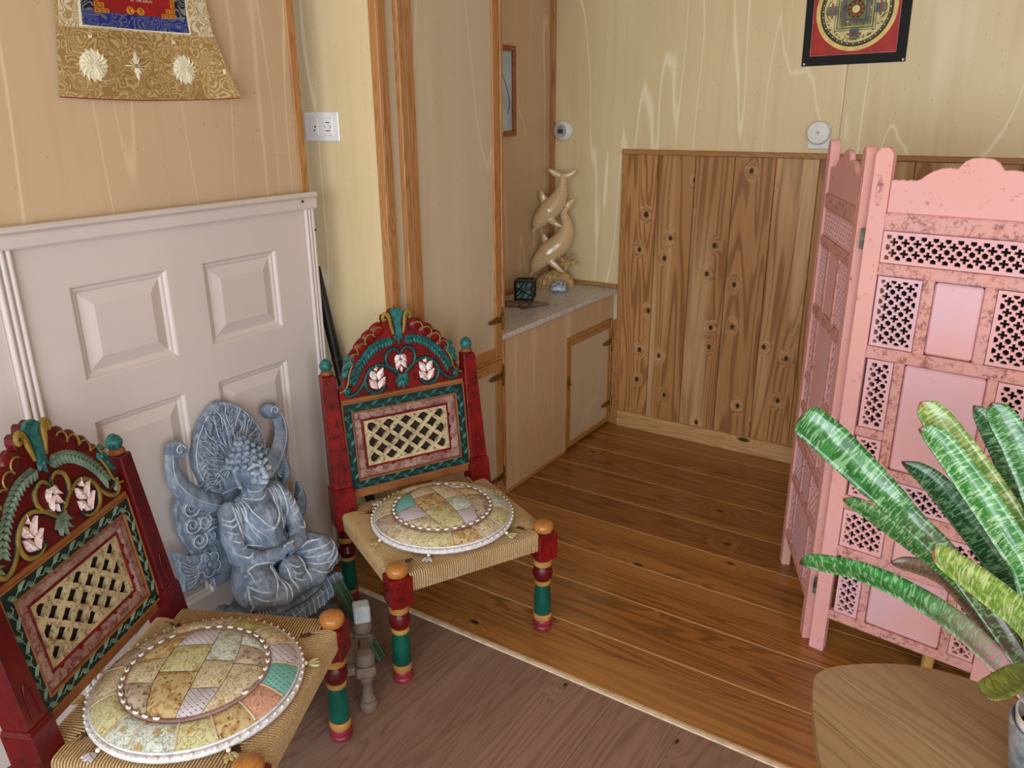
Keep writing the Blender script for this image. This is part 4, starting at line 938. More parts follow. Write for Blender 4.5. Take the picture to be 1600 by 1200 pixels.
    for s in (-1, 1):
        E_(bm, hc + Vector((0.056, s * 0.007, -0.017)), (0.005, 0.0055, 0.0045)); E_(bm, hc + Vector((0.043, s * 0.020, 0.001)), (0.010, 0.014, 0.0080))
        limb(bm, [hc + Vector((0.050, s * 0.007, 0.016)), hc + Vector((0.046, s * 0.021, 0.019)), hc + Vector((0.036, s * 0.033, 0.013))], [0.0046, 0.0052, 0.004], 6)
        limb(bm, [hc + Vector((-0.002, s * 0.047, 0.012)), hc + Vector((0.0, s * 0.050, -0.008)), hc + Vector((0.004, s * 0.047, -0.034))], [0.010, 0.008, 0.007], 8)
        E_(bm, hc + Vector((0.036, s * 0.022, -0.022)), (0.012, 0.013, 0.013))
    limb(bm, [hc + Vector((0.047, -0.013, -0.030)), hc + Vector((0.053, 0, -0.029)), hc + Vector((0.047, 0.013, -0.030))], [0.004, 0.0056, 0.004], 6)
    limb(bm, [hc + Vector((0.046, -0.009, -0.036)), hc + Vector((0.051, 0, -0.037)), hc + Vector((0.046, 0.009, -0.036))], [0.004, 0.0062, 0.004], 6)
    E_(bm, hc + Vector((-0.008, 0, 0.030)), (0.050, 0.050, 0.036)); E_(bm, hc + Vector((-0.008, 0, 0.064)), (0.026, 0.026, 0.022))
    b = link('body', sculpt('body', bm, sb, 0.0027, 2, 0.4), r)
    # curls of hair as small knobs
    bm = nb()
    for j, (zz, R, n) in enumerate(((0.022, 0.053, 16), (0.038, 0.049, 15), (0.053, 0.038, 12), (0.066, 0.030, 9), (0.078, 0.019, 7), (0.086, 0.006, 3))):
        for k in range(n):
            a = 2 * PI * (k + 0.5 * (j % 2)) / n; c = hc + Vector((-0.006 + R * math.cos(a), R * math.sin(a), zz))
            ell(bm, c, 0.0085, None, 0, 8, 6)
    obj('hair_curls', bm, sm, b, 0, 70)
    bm = nb()
    for j, (zz, R, n) in enumerate(((0.022, 0.053, 16), (0.038, 0.049, 15), (0.053, 0.038, 12))):
        for k in range(n):
            a = 2 * PI * (k + 0.5 * (j % 2)) / n
            if math.cos(a) < -0.1: continue
            c = hc + Vector((-0.006 + (R + 0.0078) * math.cos(a), (R + 0.0078) * math.sin(a), zz)); u = Vector((-math.sin(a), math.cos(a), 0))
            tube(bm, [c + (u * math.cos(t) + Vector((0, 0, 1)) * math.sin(t)) * 0.0045 for t in [i * 0.8 for i in range(6)]], 0.0009, 4)
    obj('carved_line', bm, wl, b)
    # robe: draped edges and folds in raised whitewashed lines
    body_me = b.data; bv = [v.co.copy() for v in body_me.vertices]
    from mathutils.bvhtree import BVHTree
    tree = BVHTree.FromPolygons(bv, [tuple(p.vertices) for p in body_me.polygons])
    def drape(pts, n=6, off=0.0008):
        o = []
        for p in cat([(0, y * (0.78 if z < 0.5 else 1.0), z) for y, z in pts], n):
            hit = tree.ray_cast(Vector((0.5, p.y, p.z)), Vector((-1, 0, 0)))
            if hit[0] is not None: o.append(hit[0] + hit[1] * off)
        return o
    folds = [[(-0.055, 0.49), (-0.045, 0.45), (-0.02, 0.41), (0.02, 0.385)], [(-0.075, 0.488), (-0.07, 0.44), (-0.05, 0.40), (-0.02, 0.372)], [(-0.095, 0.48), (-0.09, 0.43), (-0.08, 0.385)],
             [(0.055, 0.49), (0.05, 0.45), (0.03, 0.405), (-0.01, 0.385)], [(0.075, 0.488), (0.07, 0.44), (0.055, 0.40)], [(0.092, 0.48), (0.088, 0.43), (0.08, 0.385)], [(-0.04, 0.40), (0.0, 0.392), (0.04, 0.402)],
             [(-0.13, 0.375), (-0.09, 0.37), (-0.05, 0.356)], [(-0.145, 0.405), (-0.13, 0.395), (-0.11, 0.39)], [(0.145, 0.405), (0.13, 0.395), (0.11, 0.39)], [(0.148, 0.43), (0.13, 0.418), (0.112, 0.415)], [(-0.148, 0.43), (-0.13, 0.418), (-0.112, 0.415)],
             [(-0.17, 0.305), (-0.15, 0.326), (-0.10, 0.33), (-0.06, 0.318)], [(-0.195, 0.26), (-0.188, 0.225), (-0.16, 0.21)], [(-0.06, 0.315), (-0.07, 0.27), (-0.09, 0.225)], [(-0.06, 0.31), (-0.058, 0.26), (-0.07, 0.215)], [(-0.07, 0.315), (-0.09, 0.285), (-0.12, 0.245)], [(-0.19, 0.30), (-0.198, 0.27), (-0.19, 0.24)],
             [(0.06, 0.315), (0.10, 0.32), (0.15, 0.315)], [(0.065, 0.30), (0.11, 0.30), (0.17, 0.298)], [(0.065, 0.285), (0.11, 0.28), (0.175, 0.278)], [(0.06, 0.27), (0.10, 0.258), (0.16, 0.25)], [(0.055, 0.258), (0.08, 0.24), (0.12, 0.226)],
             [(0.03, 0.31), (0.04, 0.27), (0.03, 0.23)], [(-0.03, 0.30), (-0.032, 0.26), (-0.03, 0.225)], [(-0.02, 0.30), (0.0, 0.285), (0.02, 0.282)], [(-0.02, 0.28), (0.0, 0.265), (0.022, 0.262)], [(-0.02, 0.26), (0.0, 0.245), (0.02, 0.243)]]
    folds += [[(s * y0, 0.488), (s * (y0 + 0.004), 0.45), (s * (y0 + 0.002), 0.41), (s * (y0 - 0.012), 0.375)] for s in (-1, 1) for y0 in (0.062, 0.083, 0.101)]
    folds += [[(s * 0.105, z), (s * 0.125, z - 0.008), (s * 0.146, z + 0.004)] for s in (-1, 1) for z in (0.36, 0.445, 0.46)]
    folds += [[(s * 0.008, 0.583), (s * 0.020, 0.587), (s * 0.034, 0.580)] for s in (-1, 1)] + [[(s * 0.010, 0.563), (s * 0.020, 0.560), (s * 0.032, 0.565)] for s in (-1, 1)] + [[(-0.014, 0.5325), (0.0, 0.531), (0.014, 0.5325)], [(-0.036, 0.512), (0.0, 0.503), (0.036, 0.512)], [(-0.05, 0.492), (0.0, 0.478), (0.05, 0.492)]]
    folds += [[(s * 0.19, z), (s * 0.165, z - 0.022), (s * 0.12, z - 0.04)] for s in (-1, 1) for z in (0.30, 0.275)]
    bm = nb()
    for fd in folds:
        p = drape(fd)
        if len(p) > 2: tube(bm, p, lerp_list([0.0010, 0.0030, 0.0030, 0.0009], len(p)), 5)
    obj('robe_fold', bm, wl, b)['kind'] = 'stuff'
    # ---- lotus and rock base
    bm = nb()
    for k in range(13):
        a = -1.45 + k * 2.9 / 12; q = rotm(0, 0, a)
        E_(bm, q @ Vector((0.155, 0, 0.198)) * 1.0 + Vector((0.02, 0.0, 0)), (0.026, 0.028, 0.018), q @ rotm(0, 0.5, 0), 0, 12, 8)
    E_(bm, (0.09, 0, 0.19), (0.12, 0.165, 0.03)); obj('lotus_seat', bm, sm, r, 0, 60)
    bm = nb(); rng = random.Random(2)
    for k in range(22):
        y = -0.17 + 0.34 * (k % 8) / 7; z = 0.03 + 0.06 * (k // 8); E_(bm, (0.03 + rng.uniform(0, 0.05), y, z), (0.05 + rng.uniform(0, 0.015), 0.04, 0.045), None, 0, 10, 8)
    E_(bm, (0.06, 0, 0.02), (0.09, 0.18, 0.035))
    rk = m_plain('brown_grey_rock', (116, 110, 104), 0.75, 0.18, 24)
    p = link('rock_base', sculpt('rock_base', bm, rk, 0.006, 3), r)
    # broad ribbed fronds spread across the base
    for (y0, z0, y1, z1, wd, x) in ((-0.06, 0.150, 0.155, 0.175, 0.034, 0.175), (0.02, 0.205, 0.165, 0.235, 0.026, 0.16), (-0.16, 0.20, -0.03, 0.165, 0.028, 0.165)):
        bm = nb(); n = 12; L = Vector((0, y1 - y0, z1 - z0)); nrm = Vector((0, -L.z, L.y)).normalized(); up = []; lo = []
        for i in range(n + 1):
            t = i / n; w = wd * (math.sin(PI * min(1, 0.12 + t * 0.8)) ** 0.6); c = Vector((x + 0.012 * math.sin(PI * t), y0, z0)) + L * t
            j = 0.004 * (i % 2); up.append(c + nrm * (w + j)); lo.append(c - nrm * (w + j))
        pts = [(p.y, p.z) for p in up] + [(p.y, p.z) for p in lo[::-1]]
        prism(bm, pts, lambda a, b_, hh: (x + hh, a, b_), -0.012, 0.012); f = obj('frond', bm, sm, r, 0.003, 40)
        bm = nb()
        for i in range(1, n): tube(bm, [up[i] * 0.98 + lo[i] * 0.02 + Vector((x + 0.0125 - up[i].x, 0, 0)), (up[i] + lo[i]) / 2 + Vector((x + 0.0125 - (up[i].x + lo[i].x) / 2, 0.006, 0))], 0.0012, 4); tube(bm, [lo[i] + Vector((x + 0.0125 - lo[i].x, 0, 0)), (up[i] + lo[i]) / 2 + Vector((x + 0.0125 - (up[i].x + lo[i].x) / 2, 0.006, 0))], 0.0012, 4)
        tube(bm, [(x + 0.0125, y0 + 0.01, z0), (x + 0.0125, y1, z1)], 0.0014, 5); obj('carved_line', bm, wl, f)
statue()

def odds():
    # black pole leaning in the recess behind the white panelling
    r = thing('black_pole', 'black jointed pole leaning in the gap beside the white panelling', 'pole', (0, 0, 0))
    a, b = Vector((-1.938, 1.775, 1.02)), Vector((-1.728, 1.775, 0.04)); d = b - a
    bm = nb(); tube(bm, [a, b], 0.0165, 12); obj('shaft', bm, m_plain('black_sleeve', (18, 18, 22), 0.5, 0.1), r, 0, 40)
    for t in (0.30, 0.36, 0.55):
        bm = nb(); tube(bm, [a + d * t, a + d * (t + 0.012)], 0.0182, 12); obj('joint_ring', bm, m_plain('pole_ring', (52, 50, 50), 0.4), r, 0, 40)
    bm = nb(); tube(bm, [b, b + d.normalized() * 0.04], [0.012, 0.006], 10); obj('tip', bm, M['black'], r, 0, 40)
    # weathered low stool between the chairs
    gw = m_worn('weathered_grey_wood', (128, 112, 98), (110, 96, 84), (86, 66, 52), 0.5, 12, 0.7)
    r = thing('low_stool', 'weathered grey wooden stool with turned legs between the two chairs', 'stool', (-1.270, 1.215, 0), math.radians(136))
    W, D = 0.14, 0.20
    for x, y in ((0, 0), (W, 0), (W, D), (0, D)):
        bm = nb(); lathe(bm, [(0, 0.020, 0), (0.006, 0.024, 0), (0.020, 0.025, 0), (0.028, 0.019, 0), (0.036, 0.022, 0), (0.042, 0.016, 0), (0.075, 0.013, 0), (0.088, 0.014, 0), (0.094, 0.019, 0), (0.100, 0.019, 0), (0.106, 0.015, 0), (0.114, 0.017, 0)], 18, (x, y, 0)); l = obj('leg', bm, gw, r, 0, 40)
        bm = nb(); box(bm, (x, y, 0.128), (0.050, 0.050, 0.030)); bx_ = obj('corner_block', bm, gw, l, 0.004)
        bm = nb(); lathe(bm, [(0.143, 0.018, 0), (0.147, 0.024, 0), (0.170, 0.025, 0), (0.178, 0.019, 0), (0.181, 0.004, 0)], 18, (x, y, 0)); obj('knob', bm, gw, l, 0, 40)
    for a, b in (((0, 0), (W, 0)), ((W, 0), (W, D)), ((W, D), (0, D)), ((0, D), (0, 0))):
        bm = nb(); c = ((a[0] + b[0]) / 2, (a[1] + b[1]) / 2, 0.128); L = abs(a[0] - b[0]) + abs(a[1] - b[1]) - 0.05
        box(bm, c, (L if a[1] == b[1] else 0.022, 0.022 if a[1] == b[1] else L, 0.022)); obj('rail', bm, gw, r, 0.003)
    bm = nb(); box(bm, (W / 2, D / 2, 0.132), (W - 0.03, D - 0.03, 0.006)); obj('seat_board', bm, gw, r, 0.002)
    gr = m_worn('dark_green_strip', (40, 84, 62), (58, 98, 76), (110, 104, 84), 0.3, 20, 0.6)
    o = thing('green_slat', 'dark green worn wooden slat leaning from the floor against the seated carving', 'slat', (-1.375, 1.372, 0.008), 0)
    o.rotation_euler = (0, math.radians(53), 0)
    bm = nb(); box(bm, (-0.125, 0, 0.006), (0.255, 0.034, 0.012)); box(bm, (-0.125, 0, 0.0125), (0.255, 0.004, 0.003)); obj('bar', bm, gr, o, 0.001)
    bm = nb()
    for y in (-0.010, 0.010): box(bm, (-0.125, y, 0.0125), (0.255, 0.003, 0.002))
    obj('groove_strip', bm, gw, o)
    o = thing('carved_block', 'small blue-grey carved block resting on a knob of the grey stool', 'block', (-1.371, 1.312, 0.181), math.radians(50))
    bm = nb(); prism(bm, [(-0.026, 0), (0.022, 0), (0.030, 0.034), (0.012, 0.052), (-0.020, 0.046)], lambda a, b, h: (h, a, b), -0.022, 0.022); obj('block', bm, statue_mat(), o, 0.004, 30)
odds()

# ------------------------------------------------------------------ painted low chairs
def paint(name, c, wear=(70, 26, 20), rough=0.35, amount=0.35, scale=18):
    return m_worn(name, c, tuple(x * 0.8 for x in c), wear, amount, scale, rough)
C = dict(outline=m_plain('dark_outline_paint', (28, 30, 30), 0.5, 0.2, 60), dark=m_plain('dark_red_backing', (44, 22, 20), 0.8, 0.25, 40), red=paint('red_paint', (132, 18, 20), (40, 12, 12), 0.33, 0.62, 26), maroon=paint('maroon_paint', (98, 15, 20), (40, 14, 16), 0.33, 0.5), teal=paint('teal_paint', (48, 124, 122), (20, 34, 40), 0.35, 0.65, 60),
         green=paint('bottle_green_paint', (8, 92, 76), (4, 50, 44), 0.28, 0.35), ring=paint('wine_ring_paint', (150, 44, 62), (90, 26, 36), 0.35), gold=paint('ochre_ring', (196, 146, 76), (130, 84, 36), 0.4),
         knob=m_wood('amber_knob', (184, 122, 60), (134, 78, 32), 'X', 3, 0.3, 0.5, 0, 0.4), cream=m_worn('cream_distressed', (206, 190, 150), (184, 166, 128), (104, 78, 54), 0.62, 40, 0.6),
         mauve=m_worn('rubbed_mauve', (168, 142, 128), (142, 104, 98), (104, 32, 42), 0.68, 24, 0.6, (1, 1, 1)), darkg=paint('dark_green_border', (20, 46, 44), (70, 80, 50), 0.4, 0.4, 50),
         petal=m_worn('petal_white_pink', (246, 240, 236), (236, 214, 212), (150, 50, 60), 0.6, 60, 0.5), brown=m_worn('brown_edge', (150, 96, 52), (130, 76, 40), (80, 44, 22), 0.4, 20, 0.5),
         olive=paint('olive_gold_vine', (150, 124, 54), (84, 66, 26), 0.4, 0.4, 40), sage=paint('sage_leaf', (120, 144, 122), (70, 84, 70), 0.45, 0.4, 40), greeny=paint('vine_green', (32, 86, 84), (14, 36, 40), 0.38, 0.6, 60))
def cord_mat():
    t = NT('natural_cord', 0.7, 0, 0.25); v = t.noise(t.coords(), 260, 2); w = t.noise(t.coords((1, 1, 1), rnd=True), 12, 3)
    c = t.ramp(v, [(0.3, (164, 134, 94)), (0.7, (204, 176, 134))]); c = t.mix(t.smooth(w, 0.45, 0.75, 0, 0.5), c, (170, 128, 74)); t.color(c); return t.m
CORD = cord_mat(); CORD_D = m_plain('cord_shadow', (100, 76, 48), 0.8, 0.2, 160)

def leaf_piece(bm, c, ang, L, w, th, f, mi=0):
    # small pointed carved leaf in panel coordinates
    n = 8; up, lo = [], []
    for i in range(n + 1):
        t = i / n; ww = w * math.sin(PI * t ** 0.85) if 0 < i < n else 0.0004
        up.append((t * L, ww)); lo.append((t * L, -ww))
    ca, sa = math.cos(ang), math.sin(ang)
    mid = [bm.verts.new(f(c[0] + a * ca, c[1] + a * sa, th)) for a, b in up]
    U = [bm.verts.new(f(c[0] + a * ca - b * sa, c[1] + a * sa + b * ca, 0.0)) for a, b in up]; D = [bm.verts.new(f(c[0] + a * ca - b * sa, c[1] + a * sa + b * ca, 0.0)) for a, b in lo]
    for i in range(n):
        bm.faces.new((mid[i], mid[i + 1], U[i + 1], U[i])).material_index = mi; bm.faces.new((mid[i + 1], mid[i], D[i], D[i + 1])).material_index = mi
        bm.faces.new((U[i], U[i + 1], D[i + 1], D[i])).material_index = mi

SEATW, SEATD, SEATZ = 0.456, 0.42, 0.337
def chair_seat(r):
    hw = SEATW / 2; y0, y1 = -0.022, SEATD + 0.012; x0, x1 = -hw - 0.018, hw + 0.018; zt, zb = SEATZ, SEATZ - 0.052
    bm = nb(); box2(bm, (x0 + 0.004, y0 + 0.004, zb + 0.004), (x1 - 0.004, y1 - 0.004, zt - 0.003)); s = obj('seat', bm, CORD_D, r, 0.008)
    bm = nb(); cr = 0.0027; seg = 5; rng = random.Random(5)
    def cordrun(pts): tube(bm, pts, cr, seg, 0, False)
    # wrapped over front and back rails, running inward with a stepped twill end
    def side(n, a0, a1, mk, dlim):
        for i in range(n):
            a = a0 + (a1 - a0) * (i + 0.5) / n
            e = min(abs(a - a0), abs(a - a1)); d = min(dlim, e * 0.96 + 0.048) - 0.014 * ((i // 3) % 2) - 0.002 * (i % 3)
            d = max(d, 0.012); j = rng.uniform(-0.0005, 0.0005)
            cordrun([mk(a + j, 0.0, zb + 0.001), mk(a, 0.0, (zb + zt) / 2), mk(a, 0.0, zt - 0.008), mk(a, 0.003, zt - 0.0025), mk(a, 0.009, zt), mk(a, max(d * 0.6, 0.011), zt + 0.0008), mk(a, d, zt - 0.003)])
    n = 62
    side(n, x0 + 0.045, x1 - 0.045, lambda a, d, z: (a, y0 + d, z), 0.20)
    side(n, x0 + 0.045, x1 - 0.045, lambda a, d, z: (a, y1 - d, z), 0.20)
    n = 58
    side(n, y0 + 0.040, y1 - 0.040, lambda a, d, z: (x0 + d, a, z), 0.23)
    side(n, y0 + 0.040, y1 - 0.040, lambda a, d, z: (x1 - d, a, z), 0.23)
    o = obj('woven_cord', bm, CORD, s, 0, 60); o['kind'] = 'stuff'
    bm = nb()
    for y in (0.0, SEATD): box2(bm, (-hw, y - 0.014, zb + 0.004), (hw, y + 0.014, zt - 0.008))
    for x in (-hw, hw): box2(bm, (x - 0.014, 0, zb + 0.004), (x + 0.014, SEATD, zt - 0.008))
    obj('seat_rail', bm, C['maroon'], r)
def chair(name, label, loc, rz, vine, leafm, crest_c, postm):
    r = thing(name, label, 'chair', (loc[0], loc[1], 0), rz, 'painted low chairs with woven seats'); hw = SEATW / 2
    mats = [C['ring'], C['gold'], C['green'], C['maroon'], C['red']]
    for s in (-1, 1):
        bm = nb()
        lathe(bm, [(0, 0.022, 0), (0.004, 0.027, 0), (0.012, 0.0285, 0), (0.017, 0.026, 0), (0.022, 0.028, 0), (0.032, 0.0275, 0), (0.036, 0.025, 1), (0.040, 0.0275, 1), (0.052, 0.0275, 1), (0.056, 0.024, 0), (0.060, 0.0262, 2), (0.110, 0.0255, 2), (0.150, 0.0225, 2), (0.157, 0.0215, 1), (0.160, 0.0245, 1), (0.167, 0.0245, 1), (0.171, 0.021, 3), (0.178, 0.0255, 3), (0.190, 0.0295, 3), (0.203, 0.0295, 3), (0.214, 0.0255, 3), (0.220, 0.022, 1), (0.224, 0.027, 1), (0.236, 0.0275, 1), (0.240, 0.024, 4), (0.252, 0.024, 4)], 28, (s * hw, 0, 0))
        l = obj('leg', bm, mats, r, 0, 35)
        bm = nb(); box2(bm, (s * hw - 0.0315, -0.034, 0.250), (s * hw + 0.0315, 0.029, 0.334)); obj('leg_block', bm, C['red'], l, 0.003)
        bm = nb(); lathe(bm, [(0.333, 0.020, 0), (0.338, 0.0285, 0), (0.350, 0.0305, 0), (0.359, 0.0285, 0), (0.365, 0.020, 0), (0.367, 0.004, 0)], 24, (s * hw, -0.003, 0)); obj('knob', bm, C['knob'], l, 0, 50)
    # rear posts lean back
    T = 0.135
    def back(x, h, d): return Vector((x, SEATD + T * (h - 0.34) - d, h))
    for s in (-1, 1):
        bm = nb(); x = s * (hw + 0.004)
        lathe(bm, [(0, 0.020, 0), (0.02, 0.026, 0), (0.05, 0.026, 1), (0.06, 0.024, 2), (0.15, 0.022, 2), (0.165, 0.024, 1), (0.175, 0.021, 3), (0.195, 0.029, 3), (0.215, 0.022, 3), (0.23, 0.027, 1), (0.245, 0.024, 3), (0.29, 0.024, 3)], 20, (x, SEATD, 0)); obj('leg', bm, mats, r, 0, 35)
        bm = nb()
        for z0, z1, a, b in ((0.285, 0.405, 0.034, 0.033), (0.405, 0.412, 0.033, 0.029), (0.412, 0.755, 0.0285, 0.0205)):
            c0, c1 = back(x, z0, 0), back(x, z1, 0); v0 = [bm.verts.new(c0 + Vector((p * a, q * a, 0))) for p, q in ((-1, -1), (1, -1), (1, 1), (-1, 1))]; v1 = [bm.verts.new(c1 + Vector((p * b, q * b, 0))) for p, q in ((-1, -1), (1, -1), (1, 1), (-1, 1))]
            for k in range(4): bm.faces.new((v0[k], v0[(k + 1) % 4], v1[(k + 1) % 4], v1[k]))
            bm.faces.new(v0[::-1]); bm.faces.new(v1)
        p = obj('post', bm, postm, r, 0.003)
        bm = nb(); c0 = back(x, 0.755, 0); lathe(bm, [(0, 0.016, 1), (0.004, 0.019, 1), (0.011, 0.018, 1), (0.014, 0.013, 0), (0.020, 0.0175, 0), (0.030, 0.0195, 0), (0.040, 0.015, 0), (0.048, 0.006, 0), (0.050, 0.001, 0)], 18, c0, rotm(-T, 0, 0)); obj('finial', bm, [C['teal'], C['brown']], p, 0, 50)
        # incised lancet near the foot of the post
        bm = nb(); f = lambda a, b, h: back(x + a, b, 0.0275 + h) + Vector((0, 0, 0)); tube(bm, cat([back(x - 0.011, 0.425, 0.029), back(x - 0.009, 0.475, 0.0285), back(x, 0.50, 0.028), back(x + 0.009, 0.475, 0.0285), back(x + 0.011, 0.425, 0.029)], 4), 0.0012, 5); obj('incised_line', bm, C['maroon'], p)
    # ---- back panel in slanted coordinates (a across, b height, h forward)
    def f(a, b, h): return back(a, b, h)
    H0, H1, hwp = 0.392, 0.662, 0.203
    def barset(name, a0, a1, b0, b1, w, d0, d1, m, bev=0.002, par=r):
        bm = nb()
        for (p, q, s_, t_) in ((a0, a1, b0, b0 + w), (a0, a1, b1 - w, b1), (a0, a0 + w, b0 + w, b1 - w), (a1 - w, a1, b0 + w, b1 - w)):
            prism(bm, [(p, s_), (q, s_), (q, t_), (p, t_)], f, d0, d1)
        return obj(name, bm, m, par, bev)
    pf = barset('back_frame', -hwp, hwp, H0, H1, 0.030, -0.012, 0.013, C['darkg'])
    barset('frame_edge', -hwp - 0.002, hwp + 0.002, H0 - 0.002, H1 + 0.004, 0.005, -0.012, 0.0155, C['brown'], 0.001, pf); barset('frame_edge', -hwp + 0.027, hwp - 0.027, H0 + 0.027, H1 - 0.027, 0.0045, -0.012, 0.0155, C['brown'], 0.001, pf)
    # running leaf scroll on the dark border
    bm = nb(); w = 0.0125
    def runs(a0, b0, a1, b1):
        L = math.hypot(a1 - a0, b1 - b0); n = max(3, int(L / 0.024)); ang = math.atan2(b1 - b0, a1 - a0)
        for i in range(n):
            t = (i + 0.15) / n; leaf_piece(bm, (a0 + (a1 - a0) * t, b0 + (b1 - b0) * t), ang + (0.55 if i % 2 else -0.55), 0.024, 0.0056, 0.0040, lambda a, b, h: f(a, b, 0.0132 + h))
        tube(bm, [f(a0 + (a1 - a0) * k / (4 * n) - math.sin(ang) * 0.004 * math.sin(k * PI / 2), b0 + (b1 - b0) * k / (4 * n) + math.cos(ang) * 0.004 * math.sin(k * PI / 2), 0.0145) for k in range(4 * n + 1)], 0.0013, 4)
    q = hwp - 0.016
    runs(-q, H1 - 0.016, q, H1 - 0.016); runs(-q, H0 + 0.016, q, H0 + 0.016); runs(-q, H0 + 0.03, -q, H1 - 0.03); runs(q, H0 + 0.03, q, H1 - 0.03)
    obj('leaf_scroll', bm, leafm, pf, 0, 40)['kind'] = 'stuff'
    # bevelled mauve frame, red bead, cream fretwork
    a1, b0, b1 = hwp - 0.030, H0 + 0.030, H1 - 0.030; bm = nb()
    ring = [(0.0, 0.006), (0.006, 0.012), (0.022, 0.012), (0.030, 0.004)]; vs = []
    for ins, d in ring: vs.append([bm.verts.new(f(p, q_, d)) for p, q_ in ((-a1 + ins, b0 + ins), (a1 - ins, b0 + ins), (a1 - ins, b1 - ins), (-a1 + ins, b1 - ins))])
    for u, v in zip(vs, vs[1:]):
        for k in range(4): bm.faces.new((u[k], u[(k + 1) % 4], v[(k + 1) % 4], v[k]))
    mf = obj('bevel_frame', bm, C['mauve'], r)
    barset('bead', -a1 + 0.028, a1 - 0.028, b0 + 0.028, b1 - 0.028, 0.006, -0.004, 0.0085, C['red'], 0.002, mf)
    bm = nb()
    for k in range(5):
        for bb, sg in ((b0 + 0.029, 1), (b1 - 0.029, -1)):
            x = -0.12 + 0.06 * k; prism(bm, [(x - 0.006, bb), (x + 0.006, bb), (x, bb - sg * 0.010)], f, 0.005, 0.0095)
    for k in range(3):
        for aa, sg in ((-a1 + 0.029, 1), (a1 - 0.029, -1)):
            y = b0 + 0.065 + 0.04 * k; prism(bm, [(aa, y - 0.006), (aa, y + 0.006), (aa - sg * 0.010, y)], f, 0.005, 0.0095)
    obj('notch', bm, C['red'], mf)['kind'] = 'stuff'
    A, B0, B1 = a1 - 0.033, b0 + 0.033, b1 - 0.033
    lw, lh = 2 * A, B1 - B0
    loops = [[(-A, B0), (A, B0), (A, B1), (-A, B1)]]
    p = 0.058; m_ = 0.012
    nx = int((lw - 2 * m_) / p) + 2; ny = int((lh - 2 * m_) / p) + 2
    cx, cy = 0.0, (B0 + B1) / 2
    def clip(poly):
        # clip against the inner rectangle
        def cut(P, ax, lim, sgn):
            out = []
            for i in range(len(P)):
                u, v = P[i - 1], P[i]; iu, iv = sgn * u[ax] <= sgn * lim, sgn * v[ax] <= sgn * lim
                if iu != iv:
                    t = (lim - u[ax]) / (v[ax] - u[ax]); out.append((u[0] + (v[0] - u[0]) * t, u[1] + (v[1] - u[1]) * t))
                if iv: out.append(v)
            return out
        for ax, lim, sgn in ((0, A - m_, 1), (0, -A + m_, -1), (1, B1 - m_ * 0.8, 1), (1, B0 + m_ * 0.8, -1)):
            poly = cut(poly, ax, lim, sgn)
            if len(poly) < 3: return None
        ar = abs(sum(poly[i - 1][0] * poly[i][1] - poly[i][0] * poly[i - 1][1] for i in range(len(poly)))) / 2
        return poly if ar > 1.2e-5 else None
    for i in range(-nx, nx + 1):
        for j in range(-ny, ny + 1):
            for ox, oy in ((0, 0), (0.5, 0.5)):
                x, y = cx + (i + ox) * p, cy + (j + oy) * p * 0.86; R = p * 0.36
                d = []
                for k in range(8): 
                    a = k * PI / 4; rr = R * (1.0 if k % 2 == 0 else 0.64); d.append((x + rr * math.cos(a) , y + rr * math.sin(a) * 0.86))
                d = clip(d)
                if d: loops.append(d)
    me = curve_fill('fretwork', loops, 0.010, C['cream'])
    fo = link('fretwork', me, r); fo.location = back(0, 0, 0) - Vector((0, 0, 0)); fo.rotation_euler = (-math.atan(T), 0, 0)
    k = 1 / math.cos(math.atan(T)); fo.scale = (1, 1, k); fo.location = (0, SEATD - T * 0.34, 0)
    bm = nb(); prism(bm, [(-A - 0.02, B0 - 0.02), (A + 0.02, B0 - 0.02), (A + 0.02, B1 + 0.02), (-A - 0.02, B1 + 0.02)], f, -0.020, -0.013); obj('backing_board', bm, C['dark'], r)
    bm = nb(); prism(bm, [(-hwp, H0 - 0.03), (hwp, H0 - 0.03), (hwp, H0 - 0.002), (-hwp, H0 - 0.002)], f, -0.008, 0.004); obj('lower_rail', bm, C['brown'], r, 0.002)
    bm = nb()
    for s in (-1, 1): prism(bm, [(s * hwp, H0), (s * (hwp + 0.012), H0), (s * (hwp + 0.012), H1 + 0.03), (s * hwp, H1 + 0.03)], f, -0.008, 0.008)
    obj('side_slip', bm, postm, r)
    # ---- carved crest
    Z = H1 + 0.004
    half = [(0.0, 0.258), (0.012, 0.263), (0.020, 0.258), (0.024, 0.246), (0.034, 0.250), (0.044, 0.246), (0.048, 0.234), (0.046, 0.222), (0.056, 0.226), (0.070, 0.220), (0.080, 0.206), (0.090, 0.206), (0.102, 0.198), (0.110, 0.184), (0.120, 0.182), (0.130, 0.172), (0.136, 0.158), (0.144, 0.154), (0.156, 0.142), (0.160, 0.128), (0.172, 0.118), (0.182, 0.096), (0.188, 0.072), (0.190, 0.052), (0.200, 0.044), (0.2065, 0.030), (0.2065, 0.0)]
    half = [(a, b * 0.985) for a, b in half]
    out = half + [(-a, b) for a, b in half[::-1] if a > 0]
    bm = nb(); prism(bm, out, lambda a, b, h: f(a, Z + b, h), -0.012, 0.010); cr = obj('crest', bm, crest_c, r, 0.002, 20)
    G = lambda a, b, h=0.0: f(a, Z + b, 0.010 + h)
